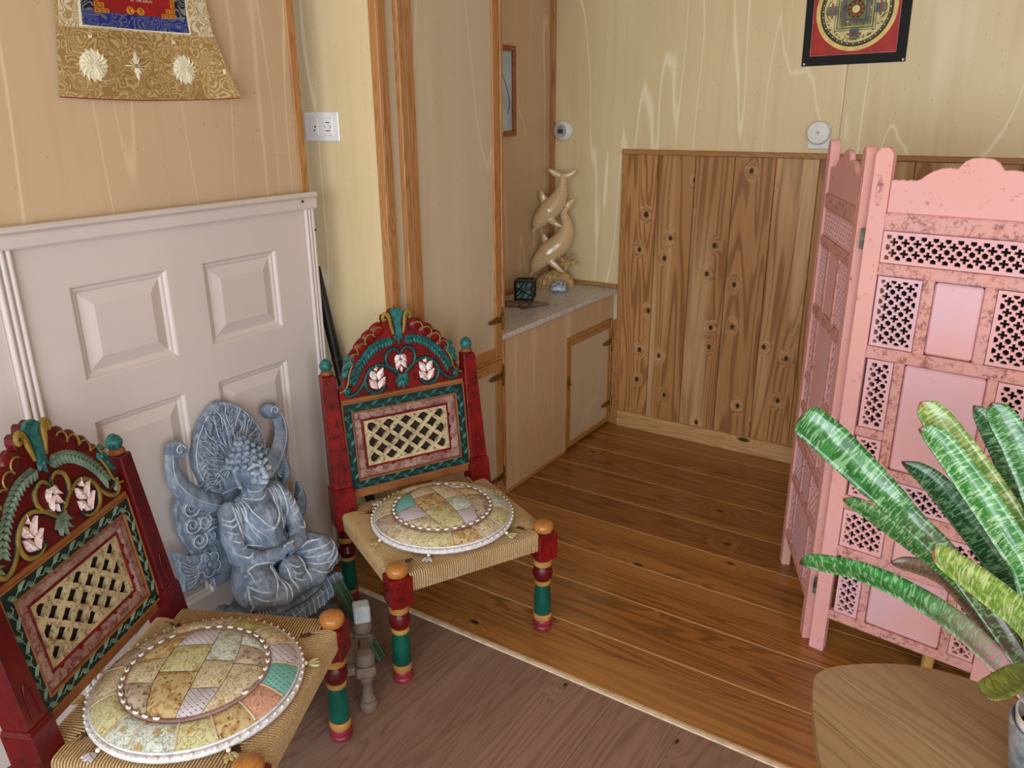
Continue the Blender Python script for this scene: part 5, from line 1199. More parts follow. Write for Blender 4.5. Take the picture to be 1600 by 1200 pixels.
    # scalloped lobes along the shoulders
    for s in (-1, 1):
        for (a, b, R) in ((0.064, 0.200, 0.026), (0.092, 0.180, 0.027), (0.119, 0.155, 0.027), (0.143, 0.127, 0.026)):
            c = G(s * a, b, -0.006); bl = nb(); ell(bl, c, (R, 0.011, R * 0.92), None, 0, 18, 8); obj('lobe', bl, crest_c, cr, 0, 60)
        bm = nb(); p = cat([G(s * 0.016, 0.185, 0.004), G(s * 0.022, 0.212, 0.006), G(s * 0.026, 0.238, 0.006), G(s * 0.036, 0.249, 0.006), G(s * 0.045, 0.240, 0.006), G(s * 0.042, 0.229, 0.006), G(s * 0.035, 0.233, 0.006)], 5); tube(bm, p, lerp_list([0.004, 0.006, 0.007, 0.006, 0.005, 0.003], len(p)), 8); obj('volute', bm, C['olive'], cr, 0, 60)
    bm = nb()
    for s in (-1, 1):
        for (a, b, R) in ((0.064, 0.196, 0.021), (0.092, 0.177, 0.022), (0.119, 0.153, 0.022), (0.144, 0.126, 0.022)):
            th = 0.75 if s > 0 else PI - 0.75
            tube(bm, [G(s * a + 0.78 * R * math.cos(th + t), b + 0.78 * R * math.sin(th + t), 0.0075) for t in [-1.5 + 0.3 * i for i in range(11)]], 0.0022, 5)
        tube(bm, cat([G(s * 0.017, 0.19, 0.006), G(s * 0.024, 0.215, 0.010), G(s * 0.030, 0.236, 0.011), G(s * 0.040, 0.246, 0.012)], 5), 0.0022, 5)
        tube(bm, cat([G(s * 0.155, 0.112, 0.004), G(s * 0.168, 0.085, 0.004), G(s * 0.176, 0.055, 0.004), G(s * 0.19, 0.038, 0.004), G(s * 0.204, 0.034, 0.004)], 5), 0.0028, 6)
    obj('gilt_outline', bm, C['olive'], cr, 0, 60)['kind'] = 'stuff'
    for s in (-1, 1):
        bm = nb()
        for i, (a, b, an, L) in enumerate(((0.150, 0.128, -0.9, 0.034), (0.160, 0.118, -0.6, 0.034), (0.170, 0.100, -1.0, 0.036), (0.156, 0.135, -0.3, 0.026))):
            leaf_piece(bm, (s * a, b), an if s > 0 else PI - an, L, 0.010, 0.008, lambda x, y, h: G(x, y, 0.002 + h))
        obj('shoulder_leaf', bm, C['teal'], cr, 0, 40)
    # teal finial in the middle
    bm = nb(); prism(bm, [(-0.010, 0.175), (0.010, 0.175), (0.010, 0.215), (0.014, 0.235), (0.021, 0.252), (0.010, 0.262), (-0.010, 0.262), (-0.021, 0.252), (-0.014, 0.235), (-0.010, 0.215)], lambda a, b, h: G(a, b, h), 0, 0.009)
    for an, L in ((-PI / 2, 0.03), (-PI / 2 - 0.7, 0.026), (-PI / 2 + 0.7, 0.026)): leaf_piece(bm, (0, 0.182), an, L, 0.007, 0.007, lambda x, y, h: G(x, y, 0.003 + h))
    obj('top_leaf', bm, C['teal'], cr, 0.001, 40)
    # garland of small leaves
    for s in (-1, 1):
        bm = nb(); P = cat([(s * 0.022, 0.168, 0), (s * 0.062, 0.162, 0), (s * 0.100, 0.138, 0), (s * 0.132, 0.104, 0), (s * 0.156, 0.062, 0)], 4)
        for i, q_ in enumerate(P):
            an = -0.55 - i * 0.03
            leaf_piece(bm, (q_.x, q_.y), (an + 0.75) if s > 0 else PI - (an + 0.75), 0.022, 0.0062, 0.006, lambda x, y, h: G(x, y, 0.001 + h)); leaf_piece(bm, (q_.x, q_.y), (an - 0.75) if s > 0 else PI - (an - 0.75), 0.020, 0.0062, 0.006, lambda x, y, h: G(x, y, 0.001 + h))
        obj('garland', bm, leafm, cr, 0, 40)
    # curling vines
    for s in (-1, 1):
        V1 = [(0.006, 0.052), (0.020, 0.072), (0.040, 0.086), (0.048, 0.108), (0.042, 0.130), (0.022, 0.140), (0.008, 0.132), (0.002, 0.118)]
        V2 = [(0.014, 0.060), (0.040, 0.084), (0.072, 0.098), (0.104, 0.086), (0.122, 0.056), (0.114, 0.026), (0.088, 0.014), (0.066, 0.022), (0.060, 0.034)]
        V3 = [(0.112, 0.074), (0.130, 0.046), (0.150, 0.026), (0.172, 0.018), (0.186, 0.030), (0.178, 0.044), (0.166, 0.038)]
        for V, rr in ((V1, 0.0052), (V2, 0.0058), (V3, 0.0056)):
            P = cat([G(s * a, b, 0.003) for a, b in V], 6); bm = nb(); tube(bm, P, lerp_list([rr * 0.7, rr, rr, rr * 0.6], len(P)), 7); vo = obj('vine', bm, vine, cr, 0, 60); bm = nb(); tube(bm, [q_ - Vector((0, -0.0028, 0)) for q_ in P], [rr * 1.22] * len(P), 7); obj('vine_outline', bm, C['outline'], cr, 0, 60)  # wider dark tube set behind each vine as its outline
    bm = nb()
    cl_ = nb()
    for an, L, w in ((-PI / 2, 0.034, 0.010), (-PI / 2 - 0.6, 0.032, 0.009), (-PI / 2 + 0.6, 0.032, 0.009), (-PI / 2 - 1.25, 0.028, 0.008), (-PI / 2 + 1.25, 0.028, 0.008)): leaf_piece(bm, (0, 0.046), an, L, w, 0.008, lambda x, y, h: G(x, y, 0.002 + h))
    prism(bm, [(-0.016, 0.046), (0.016, 0.046), (0.012, 0.054), (0.016, 0.060), (-0.016, 0.060), (-0.012, 0.054)], lambda a, b, h: G(a, b, h), 0, 0.008)
    for s in (-1, 1): leaf_piece(cl_, (s * 0.172, 0.026), PI / 2 - s * 0.6, 0.03, 0.008, 0.006, lambda x, y, h: G(x, y, 0.002 + h)); obj('end_leaf', cl_, C['teal'] if vine is C['greeny'] else C['sage'], cr, 0, 40); cl_ = nb()
    cl_.free()
    obj('calyx', bm, C['teal'] if vine is C['greeny'] else C['sage'], cr, 0, 40)
    for (cx_, cy_, sc) in ((0.0, 0.096, 0.82), (-0.082, 0.026, 1.05), (0.082, 0.026, 1.05)):
        for an, off, L, w in ((PI / 2 + 0.62, (-0.002, 0.0), 0.034, 0.0085), (PI / 2 - 0.62, (0.002, 0.0), 0.034, 0.0085), (PI / 2 + 0.5, (-0.003, 0.026), 0.033, 0.0080), (PI / 2 - 0.5, (0.003, 0.026), 0.033, 0.0080), (PI / 2 + 0.1, (0, 0.052), 0.018, 0.0060)):
            if cy_ > 0.05: an, off = -an, (off[0], 0.030 - off[1] * 0.9)
            bm = nb(); leaf_piece(bm, (cx_ + off[0] * sc, cy_ + off[1] * sc), an, L * sc * 1.12, w * sc * 1.28, 0.008, lambda x, y, h: G(x, y, 0.001 + h)); obj('petal', bm, C['petal'], cr, 0, 40)
    bm = nb(); prism(bm, [(-hwp, 0.0), (hwp, 0.0), (hwp, 0.010), (-hwp, 0.010)], lambda a, b, h: G(a, b, h), -0.004, 0.005); obj('crest_rail', bm, C['brown'], cr, 0.002)
    chair_seat(r)
    return r
chair('painted_chair', 'red painted low chair by the cupboard, carved crest with dark green vines', (-1.168, 1.557), math.radians(63.43), C['greeny'], C['teal'], C['red'], C['red'])
chair('painted_chair', 'red painted low chair in the front corner, carved crest with gold vines', (-1.158, 0.898), math.radians(116.1), C['olive'], C['sage'], C['maroon'], C['maroon'])

# ------------------------------------------------------------------ patchwork cushions with cowrie shells
def prints():
    out = []
    def pr(name, base, a, b, sc, kind):
        t = NT(name, 0.8, 0, 0.15); co = t.coords((1, 1, 1), rnd=True)
        if kind == 'flower':
            v = t.voro(co, sc, 'F1'); n = t.noise(co, sc * 2.2, 3, 0.6, 1.5)
            c = t.mix(t.smooth(t.math('ADD', v, t.math('MULTIPLY', n, 0.5)), 0.42, 0.52, 1, 0), base, a); c = t.mix(t.smooth(t.math('ABSOLUTE', t.math('SUBTRACT', n, 0.52)), 0.0, 0.045, 0.85, 0), c, b); k2 = t.noise(co, sc * 0.9, 2, 0.5, 2.5); c = t.mix(t.smooth(t.math('ABSOLUTE', t.math('SUBTRACT', k2, 0.5)), 0.0, 0.022, 0.7, 0), c, b)
        elif kind == 'dash':
            w = t.wave(co, sc, 0.8, 1, 1, 'DIAGONAL'); w2 = t.wave(co, sc * 1.4, 0.3, 1, 1, 'Y'); c = t.mix(t.math('MULTIPLY', t.smooth(w, 0.86, 0.95), t.smooth(w2, 0.5, 0.6)), base, b); c = t.mix(t.smooth(t.noise(co, sc * 0.6, 2), 0.6, 0.7, 0, 0.5), c, a)
        else:
            n = t.noise(co, sc, 4, 0.65, 0.8); c = t.mix(t.smooth(n, 0.45, 0.6), base, a); c = t.mix(t.smooth(t.noise(co, sc * 3, 3), 0.58, 0.66), c, b)
        lint = t.noise(co, 400, 2); c = t.mix(t.math('MULTIPLY', lint, 0.15), c, (120, 100, 80)); t.color(c); t.bump(t.noise(co, 160, 3), 0.25, 0.001); out.append(t.m)
    pr('print_lime', (208, 206, 160), (194, 172, 96), (140, 110, 60), 26, 'flower'); pr('print_lilac', (204, 196, 204), (182, 170, 176), (84, 74, 88), 44, 'dash')
    pr('print_cream', (218, 206, 174), (194, 170, 128), (136, 100, 64), 30, 'flower'); pr('print_ochre', (204, 182, 136), (172, 134, 82), (112, 76, 40), 42, 'blot')
    pr('print_mint', (212, 218, 208), (190, 160, 108), (110, 124, 112), 24, 'flower'); pr('print_taupe', (196, 178, 158), (166, 146, 128), (116, 94, 80), 34, 'blot')
    pr('print_teal', (126, 190, 184), (100, 166, 164), (40, 84, 96), 50, 'dash'); pr('print_salmon', (222, 170, 144), (204, 146, 116), (120, 80, 70), 46, 'flower'); pr('print_olive', (190, 178, 116), (150, 140, 82), (96, 88, 50), 30, 'flower')
    return out
PR = prints(); SHELL = m_plain('cowrie_white', (238, 232, 222), 0.25, 0.04); SLIT = m_plain('cowrie_slit', (52, 36, 30), 0.7); BRAID = m_worn('mauve_braid', (170, 140, 134), (146, 112, 108), (100, 66, 60), 0.5, 60, 0.8); PIPE = m_plain('white_piping', (226, 222, 226), 0.7, 0.06, 90); TAPE = m_worn('pale_lace_tape', (210, 192, 168), (190, 166, 142), (140, 110, 90), 0.4, 70, 0.85)
def shell_mesh():
    bm = nb(); ell(bm, (0, 0, 0.0012), (0.0078, 0.0050, 0.0036), None, 0, 12, 8); box(bm, (0, 0, 0.0046), (0.0105, 0.0011, 0.0008), 1)
    for k in range(5): box(bm, (-0.004 + k * 0.002, 0, 0.0045), (0.0005, 0.0030, 0.0006), 1)
    return mesh_of('shell', bm, [SHELL, SLIT], 0, 60)
SHM = shell_mesh()
def cushion(label, loc, rz, R, Ri, inner, outer, gap, extra, zc, shells_n, a_start=0.0):
    r = thing('patchwork_cushion', label, 'cushion', (loc[0], loc[1], zc), rz, 'round patchwork cushions trimmed with cowrie shells'); Hh = 0.046
    def dome(d): return 0.016 + (Hh - 0.016 + 0.012) * max(0.0, 1 - (d / R) ** 2.4) ** 0.62 - 0.006 * math.exp(-((d - Ri) / 0.010) ** 2)
    bm = nb(); n = 48
    lathe(bm, [(0.0, R * 0.90, 0), (0.004, R * 0.965, 0), (0.012, R * 0.985, 0), (0.018, R * 0.97, 0), (0.028, R * 0.86, 0), (0.036, R * 0.66, 0), (0.042, R * 0.35, 0), (0.044, 0.01, 0)], n); obj('stuffing', bm, PIPE, r, 0, 60)
    def patch(fn, m, nn=8, puff=0.004):
        bm = nb(); g = []
        for i in range(nn + 1):
            row = []
            for j in range(nn + 1):
                s, t = i / nn, j / nn; x, y = fn(s, t); d = math.hypot(x, y); z = dome(d) + puff * (math.sin(PI * s) * math.sin(PI * t)) ** 0.6
                row.append(bm.verts.new((x, y, z)))
            g.append(row)
        for i in range(nn):
            for j in range(nn): bm.faces.new((g[i][j], g[i + 1][j], g[i + 1][j + 1], g[i][j + 1]))
        me = bm; return obj('patch', me, m, r, 0, 80)
    def sq(u, v, rad): return rad * u * math.sqrt(1 - v * v / 2), rad * v * math.sqrt(1 - u * u / 2)
    cuts = [-1, -0.5, 0.1, 0.55, 1]; rw = [[-1, -0.4, 0.2, 1], [-1, -0.15, 0.5, 1], [-1, -0.5, 0.1, 1], [-1, 0.05, 0.55, 1]]
    for i in range(4):
        for j in range(3):
            a, b, c, d = cuts[i], cuts[i + 1], rw[i][j], rw[i][j + 1]
            patch(lambda s, t: sq(a + (b - a) * (0.01 + 0.98 * s), c + (d - c) * (0.01 + 0.98 * t), Ri - 0.004), PR[inner[i * 3 + j]])
    k = len(outer); ang = a_start; tot = sum(w for w, _ in outer)
    for w, mi in outer:
        a0, a1 = ang, ang + 2 * PI * w / tot; ang = a1; r_ = 0
        patch(lambda s, t: ((Ri + 0.006 + (R - 0.006 - Ri - 0.006) * t) * math.cos(a0 + (a1 - a0) * (0.006 + 0.988 * s)), (Ri + 0.006 + (R - 0.006 - Ri - 0.006) * t) * math.sin(a0 + (a1 - a0) * (0.006 + 0.988 * s))), PR[mi])
        bm = nb(); tube(bm, [(q * math.cos(a0), q * math.sin(a0), dome(q) + 0.0012) for q in lerp_list([Ri + 0.008, R - 0.008], 8)], 0.0022, 5, 0, True, False, 0.6); obj('seam_tape', bm, TAPE, r, 0, 60)
    bm = nb(); tube(bm, [(Ri * math.cos(2 * PI * i / 64), Ri * math.sin(2 * PI * i / 64), dome(Ri) + 0.0015) for i in range(64)], 0.0055, 6, 0, False, True, 0.55); obj('braid', bm, BRAID, r, 0, 60)
    bm = nb(); tube(bm, [((R - 0.001) * math.cos(2 * PI * i / 72), (R - 0.001) * math.sin(2 * PI * i / 72), 0.011) for i in range(72)], 0.0070, 8, 0, False, True); tube(bm, [((R - 0.006) * math.cos(2 * PI * i / 72), (R - 0.006) * math.sin(2 * PI * i / 72), 0.021) for i in range(72)], 0.0032, 6, 0, False, True); rim = obj('piping', bm, PIPE, r, 0, 60)
    bm = nb()
    for i in range(64):
        a = 2 * PI * i / 64; ell(bm, ((R + 0.004) * math.cos(a), (R + 0.004) * math.sin(a), 0.019), (0.0034, 0.0034, 0.0030), None, 0, 7, 5)
    b = obj('rim_bead', bm, SHELL, rim, 0, 80); b['kind'] = 'stuff'
    for i in range(shells_n):
        a = 2 * PI * i / shells_n; hit = any(lo <= a <= hi for lo, hi in gap)
        if hit and not any(abs(a - e) < 0.09 for e in extra): continue
        link('shell', SHM, r, (Ri * math.cos(a), Ri * math.sin(a), dome(Ri) + 0.0055), (0, 0, a + PI / 2 + random.uniform(-.2, .2)))
    fob = [PR[0], PR[7], PR[4], PR[3], PR[1]]
    for i, a in enumerate((0.3, 1.35, 2.2, 3.3, 4.1, 5.3)):
        bm = nb(); c = Vector(((R + 0.022) * math.cos(a), (R + 0.022) * math.sin(a), 0.004)); q = rotm(0, 0, a)
        for s in (-1, 0, 1): ell(bm, c + q @ Vector((0.004, s * 0.008, 0)), (0.013, 0.0055, 0.003), q @ rotm(0, 0, s * 0.4), 0, 10, 6)
        t_ = obj('tassel', bm, fob[i % 5], r, 0, 60)
        bm = nb(); ell(bm, Vector(((R + 0.009) * math.cos(a), (R + 0.009) * math.sin(a), 0.007)), (0.005, 0.005, 0.005), None, 0, 8, 6); obj('tassel_bead', bm, SHELL, t_, 0, 80)
W2 = [(1.2, 4), (1, 2), (1, 5), (1.1, 2), (0.9, 8), (1, 2), (1.1, 5), (1, 2), (1.2, 0), (1, 3), (0.9, 2), (1, 0), (1.1, 4)]
cushion('round patchwork cushion with white shells on the chair by the cupboard', (-1.345, 1.645), math.radians(63), 0.205, 0.143, [2, 1, 6, 0, 3, 2, 1, 4, 2, 5, 3, 1], W2, [(1.25, 2.1)], [], 0.342, 36)
W1 = [(1.0, 3), (1.0, 7), (1.2, 6), (1.1, 1), (1.1, 2), (1.2, 8), (1.0, 5), (1.2, 2), (1.0, 5), (1.1, 5), (1.4, 2), (1.4, 0), (0.8, 4), (1.2, 4), (1.0, 0)]
cushion('larger looking round patchwork cushion with teal patch on front corner chair', (-1.326, 0.787), math.radians(34), 0.212, 0.145, [5, 2, 3, 3, 0, 1, 1, 2, 4, 2, 5, 4], W1, [(4.63, 6.1), (1.75, 2.15)], [5.75], 0.342, 36, -1.05)

# ------------------------------------------------------------------ pink folding screen
def fret_loops(w, h, p=0.0262, m=0.008):
    loops = [[(0, 0), (w, 0), (w, h), (0, h)]]
    lo_x, hi_x, lo_z, hi_z = m, w - m, m, h - m
    def cut(P, ax, lim, sgn):
        out = []
        for i in range(len(P)):
            u, v = P[i - 1], P[i]; iu, iv = sgn * u[ax] <= sgn * lim, sgn * v[ax] <= sgn * lim
            if iu != iv:
                t = (lim - u[ax]) / (v[ax] - u[ax]); out.append((u[0] + (v[0] - u[0]) * t, u[1] + (v[1] - u[1]) * t))
            if iv: out.append(v)
        return out
    nx, nz = int(w / p) + 2, int(h / p) + 2
    for i in range(-nx, nx + 1):
        for j in range(-nz, nz + 1):
            for cross in (0, 1):
                x, z = w / 2 + (i + 0.5 * (1 - cross)) * p, h / 2 + (j + 0.5 * cross) * p
                if cross:
                    L, b = p * 0.37, p * 0.125
                    P = [(x + L, z - b), (x + L, z + b), (x + b, z + b), (x + b, z + L), (x - b, z + L), (x - b, z + b), (x - L, z + b), (x - L, z - b), (x - b, z - b), (x - b, z - L), (x + b, z - L), (x + b, z - b)]
                else:
                    R = p * 0.29; P = [(x + R * (1 if k % 2 else 0.86) * math.cos(k * PI / 6), z + R * (1 if k % 2 else 0.86) * math.sin(k * PI / 6)) for k in range(12)]
                xs = [q[0] for q in P]; zs = [q[1] for q in P]
                if max(xs) > hi_x or min(xs) < lo_x or max(zs) > hi_z or min(zs) < lo_z:
                    if cross and not (lo_x <= x <= hi_x and lo_z <= z <= hi_z): 
                        pass
                    for ax, lim, sgn in ((0, hi_x, 1), (0, lo_x, -1), (1, hi_z, 1), (1, lo_z, -1)):
                        P = cut(P, ax, lim, sgn)
                        if len(P) < 3: break
                    if len(P) < 3: continue
                    ar = abs(sum(P[k - 1][0] * P[k][1] - P[k][0] * P[k - 1][1] for k in range(len(P)))) / 2
                    if ar < 1.5e-5: continue
                    # merge neighbouring duplicates left by the cut
                    Q = [P[0]]
                    for q in P[1:]:
                        if math.hypot(q[0] - Q[-1][0], q[1] - Q[-1][1]) > 2e-4: Q.append(q)
                    P = Q
                    if len(P) < 3: continue
                loops.append(P)
    return loops
FRET = {}
def fret(w, h):
    key = (round(w, 3), round(h, 3))
    if key not in FRET: FRET[key] = curve_fill('fretwork', fret_loops(w, h), 0.008, M['pinkB'])
    return FRET[key]
def screen():
    r = thing('folding_screen', 'distressed pink wooden folding screen with pierced lattice panels', 'screen', (-0.342, 2.120, 0), 0)
    def leaf(loc, rz, flip=False):
        g = bpy.data.objects.new('screen_leaf', None); COL.objects.link(g); g.parent = r; g.location = loc; g.rotation_euler = (0, 0, rz); g.empty_display_size = 0.05
        U0, U1, I0, I1 = -0.020, 0.430, 0.021, 0.389
        for a, b in ((U0, I0), (I1, U1)):
            bm = nb(); w = b - a; c = (a + b) / 2; pts = [(a, 0), (b, 0), (b, 1.392), (b - 0.008, 1.403), (b - 0.016, 1.407), (a + 0.016, 1.407), (a + 0.008, 1.403), (a, 1.392)]
            prism(bm, pts, lambda p, q, h: (p, h, q), -0.014, 0.014)
            s = obj('stile', bm, M['pinkA'], g, 0.004)
            bm = nb(); n = 20; pts = [(c + 0.0085 * math.cos(2 * PI * k / n), 1.305 + 0.034 * math.sin(2 * PI * k / n) * (1 if abs(math.sin(2 * PI * k / n)) < 0.9 else 1)) for k in range(n)]
            prism(bm, pts, lambda p, q, h: (p, h, q), -0.0152, -0.0139); obj('carved_oval', bm, M['pinkC'], s, 0.0005)
        rl = [(1.215, 1.257), (1.106, 1.136), (0.894, 0.926), (0.580, 0.609), (0.466, 0.506), (0.322, 0.351), (0.114, 0.142)]
        for z0, z1 in rl:
            bm = nb(); box2(bm, (I0 - 0.002, -0.013, z0), (I1 + 0.002, 0.013, z1)); obj('rail', bm, M['pinkC'], g, 0.0035)
        for z0, z1, us in ((0.926, 1.106, ((0.126, 0.152), (0.257, 0.283))), (0.609, 0.894, ((0.091, 0.115), (0.297, 0.319))), (0.506, 0.580, ((0.091, 0.122), (0.300, 0.319))), (0.351, 0.466, ((0.134, 0.158), (0.259, 0.283))), (0.142, 0.322, ((0.097, 0.118), (0.305, 0.327)))):
            for a, b in us:
                bm = nb(); box2(bm, (a, -0.012, z0 - 0.002), (b, 0.012, z1 + 0.002)); obj('mullion', bm, M['pinkC'], g, 0.003)
        for a, b in ((I0, 0.091), (0.319, I1)):
            bm = nb(); box2(bm, (a, -0.012, 0.682), (b, 0.012, 0.707)); obj('rail', bm, M['pinkC'], g, 0.003)
        def lat(a, b, z0, z1): link('lattice_panel', fret(b - a, z1 - z0), g, (a, -0.004, z0))
        lat(0.0225, 0.3875, 1.1375, 1.2135)
        lat(0.0245, 0.125, 0.928, 1.104); lat(0.2845, 0.385, 0.928, 1.104)
        for z0, z1 in ((0.709, 0.892), (0.611, 0.680)): lat(0.0275, 0.0895, z0, z1); lat(0.3205, 0.3825, z0, z1)
        lat(0.1235, 0.2985, 0.508, 0.578); lat(0.0275, 0.0895, 0.508, 0.578); lat(0.3205, 0.3825, 0.508, 0.578)
        lat(0.0235, 0.1325, 0.353, 0.464); lat(0.2845, 0.3880, 0.353, 0.464)
        lat(0.0345, 0.0955, 0.144, 0.320); lat(0.3285, 0.3865, 0.144, 0.320)
        for a, b, z0, z1 in ((0.153, 0.256, 0.928, 1.104), (0.1165, 0.2955, 0.611, 0.892), (0.159, 0.258, 0.353, 0.464), (0.1195, 0.3035, 0.144, 0.320)):
            bm = nb(); box2(bm, (a, -0.010, z0), (b, 0.004, z1)); obj('board', bm, M['pinkB'], g, 0.005)
        # crest with stepped arches
        half = [(0.0, 1.389), (0.020, 1.387), (0.033, 1.380), (0.041, 1.370), (0.046, 1.363), (0.060, 1.365), (0.078, 1.363), (0.094, 1.357), (0.106, 1.349), (0.120, 1.337), (0.130, 1.333), (0.142, 1.335), (0.150, 1.332), (0.158, 1.335), (0.168, 1.332), (0.174, 1.334), (0.183, 1.332), (0.183, 1.257)]
        out = [(0.205 + a, b) for a, b in half] + [(0.205 - a, b) for a, b in half[::-1] if a > 0]
        bm = nb(); prism(bm, out, lambda p, q, h: (p, h, q), -0.008, 0.006); obj('crest_board', bm, M['pinkA'], g, 0.002)
        return g
    a1 = math.radians(-7.05); u = Vector((math.cos(a1), math.sin(a1), 0))
    leaf((0, 0, 0), a1)
    # rear left leaf and rear right leaf fold back from the hinges
    a2 = math.radians(-66.0); u2 = Vector((math.cos(a2), math.sin(a2), 0))
    p = -u * 0.034 + Vector((0.0, 0.018, 0)); leaf(tuple(p - u2 * 0.430), a2)
    a3 = math.radians(58.0); u3 = Vector((math.cos(a3), math.sin(a3), 0)); p = u * 0.450 + Vector((0, 0.020, 0)); leaf(tuple(p + u3 * 0.022), a3)
    for base in (-u * 0.0265, u * 0.4365):
        for z in (1.19, 0.68, 0.20):
            bm = nb(); q = rotm(0, 0, a1); box(bm, base + Vector((0, -0.0045, z)), (0.010, 0.010, 0.050), 0, q); obj('hinge', bm, M['iron'], r, 0.001)
screen()

# dark high-backed chair standing close behind the screen: it shows through the piercings, one peg leg below
def back_chair():
    hw = m_wood('pale_yellow_peg', (206, 168, 96), (170, 128, 64), 'Z', 2, 0.4, 0.4, 0, 0.4); fab = m_plain('dark_brown_cloth', (40, 24, 20), 0.9, 0.15, 60)
    a1 = math.radians(-7.05); u = Vector((math.cos(a1), math.sin(a1), 0)); v = Vector((-u.y, u.x, 0))
    o = Vector((-0.342, 2.120, 0)) + u * 0.215 + v * 0.040
    r = thing('high_back_chair', 'dark brown upholstered chair behind the pink screen, one pale peg leg showing', 'chair', tuple(o), a1)
    bm = nb(); pts = [(-0.182, 0.15), (0.182, 0.15), (0.182, 1.19), (0.172, 1.215), (0.15, 1.222), (-0.15, 1.222), (-0.172, 1.215), (-0.182, 1.19)]
    prism(bm, pts, lambda p, q, h: (p, h, q), 0.0, 0.05); obj('backrest', bm, fab, r, 0.012, 40, None, None, 2)
    bm = nb(); box2(bm, (-0.185, 0.052, 0.16), (0.185, 0.34, 0.33)); obj('seat_base', bm, fab, r, 0.015, 40, None, None, 2)
    bm = nb(); box2(bm, (-0.178, 0.054, 0.332), (0.178, 0.345, 0.42)); obj('seat_cushion', bm, fab, r, 0.025, 40, None, None, 3)
    for x, y in ((0.062, 0.026), (-0.15, 0.30), (0.15, 0.30)):
        bm = nb(); tube(bm, [(x, y, 0.0), (x, y, 0.158)], [0.0150, 0.0175], 16); obj('leg', bm, hw, r, 0, 40)
back_chair()

# ------------------------------------------------------------------ side table and plant
TZ = 0.45
def side_table():
    tm = m_wood('oak_tabletop', (184, 152, 112), (128, 98, 66), 'X', 0.9, 0.38, 0.4, 0, 0.4, 0.1, 0.45)
    r = thing('side_table', 'low wooden side table with rounded triangular top under the potted plant', 'table', (0.12, 1.30, 0))
    # rounded triangle outline
    ctrl = [(-0.152, 1.16), (-0.192, 1.27), (-0.218, 1.365), (-0.217, 1.405), (-0.190, 1.445), (-0.126, 1.496), (-0.051, 1.533), (0.03, 1.543), (0.12, 1.525), (0.24, 1.455), (0.325, 1.34), (0.355, 1.20), (0.335, 1.06), (0.25, 0.965), (0.13, 0.935), (0.0, 0.975), (-0.09, 1.06)]
    cl = cat([(x - 0.12, y - 1.30, 0) for x, y in ctrl[-1:] + ctrl + ctrl[:2]], 5)
    full = [(p.x, p.y) for p in cl[5:5 + 5 * len(ctrl)]]
    # top made of three glued boards along the same grain direction
    ga = math.radians(-31); gd = Vector((math.cos(ga), math.sin(ga))); gn = Vector((-gd.y, gd.x))
    def clip(P_, lim, sgn):
        out = []
        for i in range(len(P_)):
            u, v = Vector(P_[i - 1]), Vector(P_[i]); du, dv = sgn * (u.dot(gn) - lim), sgn * (v.dot(gn) - lim)
            if (du <= 0) != (dv <= 0): t = du / (du - dv); w = u + (v - u) * t; out.append((w.x, w.y))
            if dv <= 0: out.append((v.x, v.y))
        return out
    lims = [-9, -0.17, -0.055, 0.065, 9]
    for k in range(4):
        P_ = clip(clip(full, lims[k + 1] - 0.0001, 1), lims[k] + 0.0001, -1)
        if len(P_) < 3: continue
        L = [(Vector(p).dot(gd), Vector(p).dot(gn)) for p in P_]
        bm = nb(); prism(bm, L, lambda a, b, h: (a, b, h), TZ - 0.024, TZ)
        obj('top_board', bm, tm, r, 0.0015, 30, (0, 0, 0), (0, 0, ga))
    lm = m_wood('oak_leg', (170, 134, 88), (126, 92, 56), 'Z', 1.4, 0.4, 0.4, 0, 0.35)
    for x, y in ((-0.17, 0.03), (0.09, 0.15), (0.15, -0.26)):
        bm = nb(); tube(bm, [(x * 1.08, y * 1.08, 0), (x * 0.9, y * 0.9, TZ - 0.022)], [0.014, 0.021], 16); obj('leg', bm, lm, r, 0, 40)
side_table()

def leaf_mat(name, g1, g2, pale, tip, base):
    t = NT(name, 0.24, 0, 0.5); t.b.inputs['Coat Weight'].default_value = 0.3
    uv = t.coords((1, 1, 1), 'UV'); s = t.sep(uv); u, v = s[0], s[1]
    nz = t.noise(t.coords((26, 5, 1), 'UV', True), 1.0, 2, 0.5, 0.5)
    band = t.noise(t.coords((120, 2.2, 1), 'UV', True), 1.0, 2, 0.55, 0.7)
    c = t.mix(t.smooth(nz, 0.4, 0.65), g1, g2)
    c = t.mix(t.math('MULTIPLY', t.smooth(band, 0.50, 0.60), 0.72), c, pale)
    if base: c = t.mix(t.math('MULTIPLY', t.smooth(u, 0.40, 0.85), t.smooth(band, 0.42, 0.62, 1, 0.25)), c, base)
    c = t.mix(t.smooth(u, 0.018, 0.075, 0.92, 0), c, tip)
    t.color(c); t.bump(band, 0.12, 0.001); return t.m
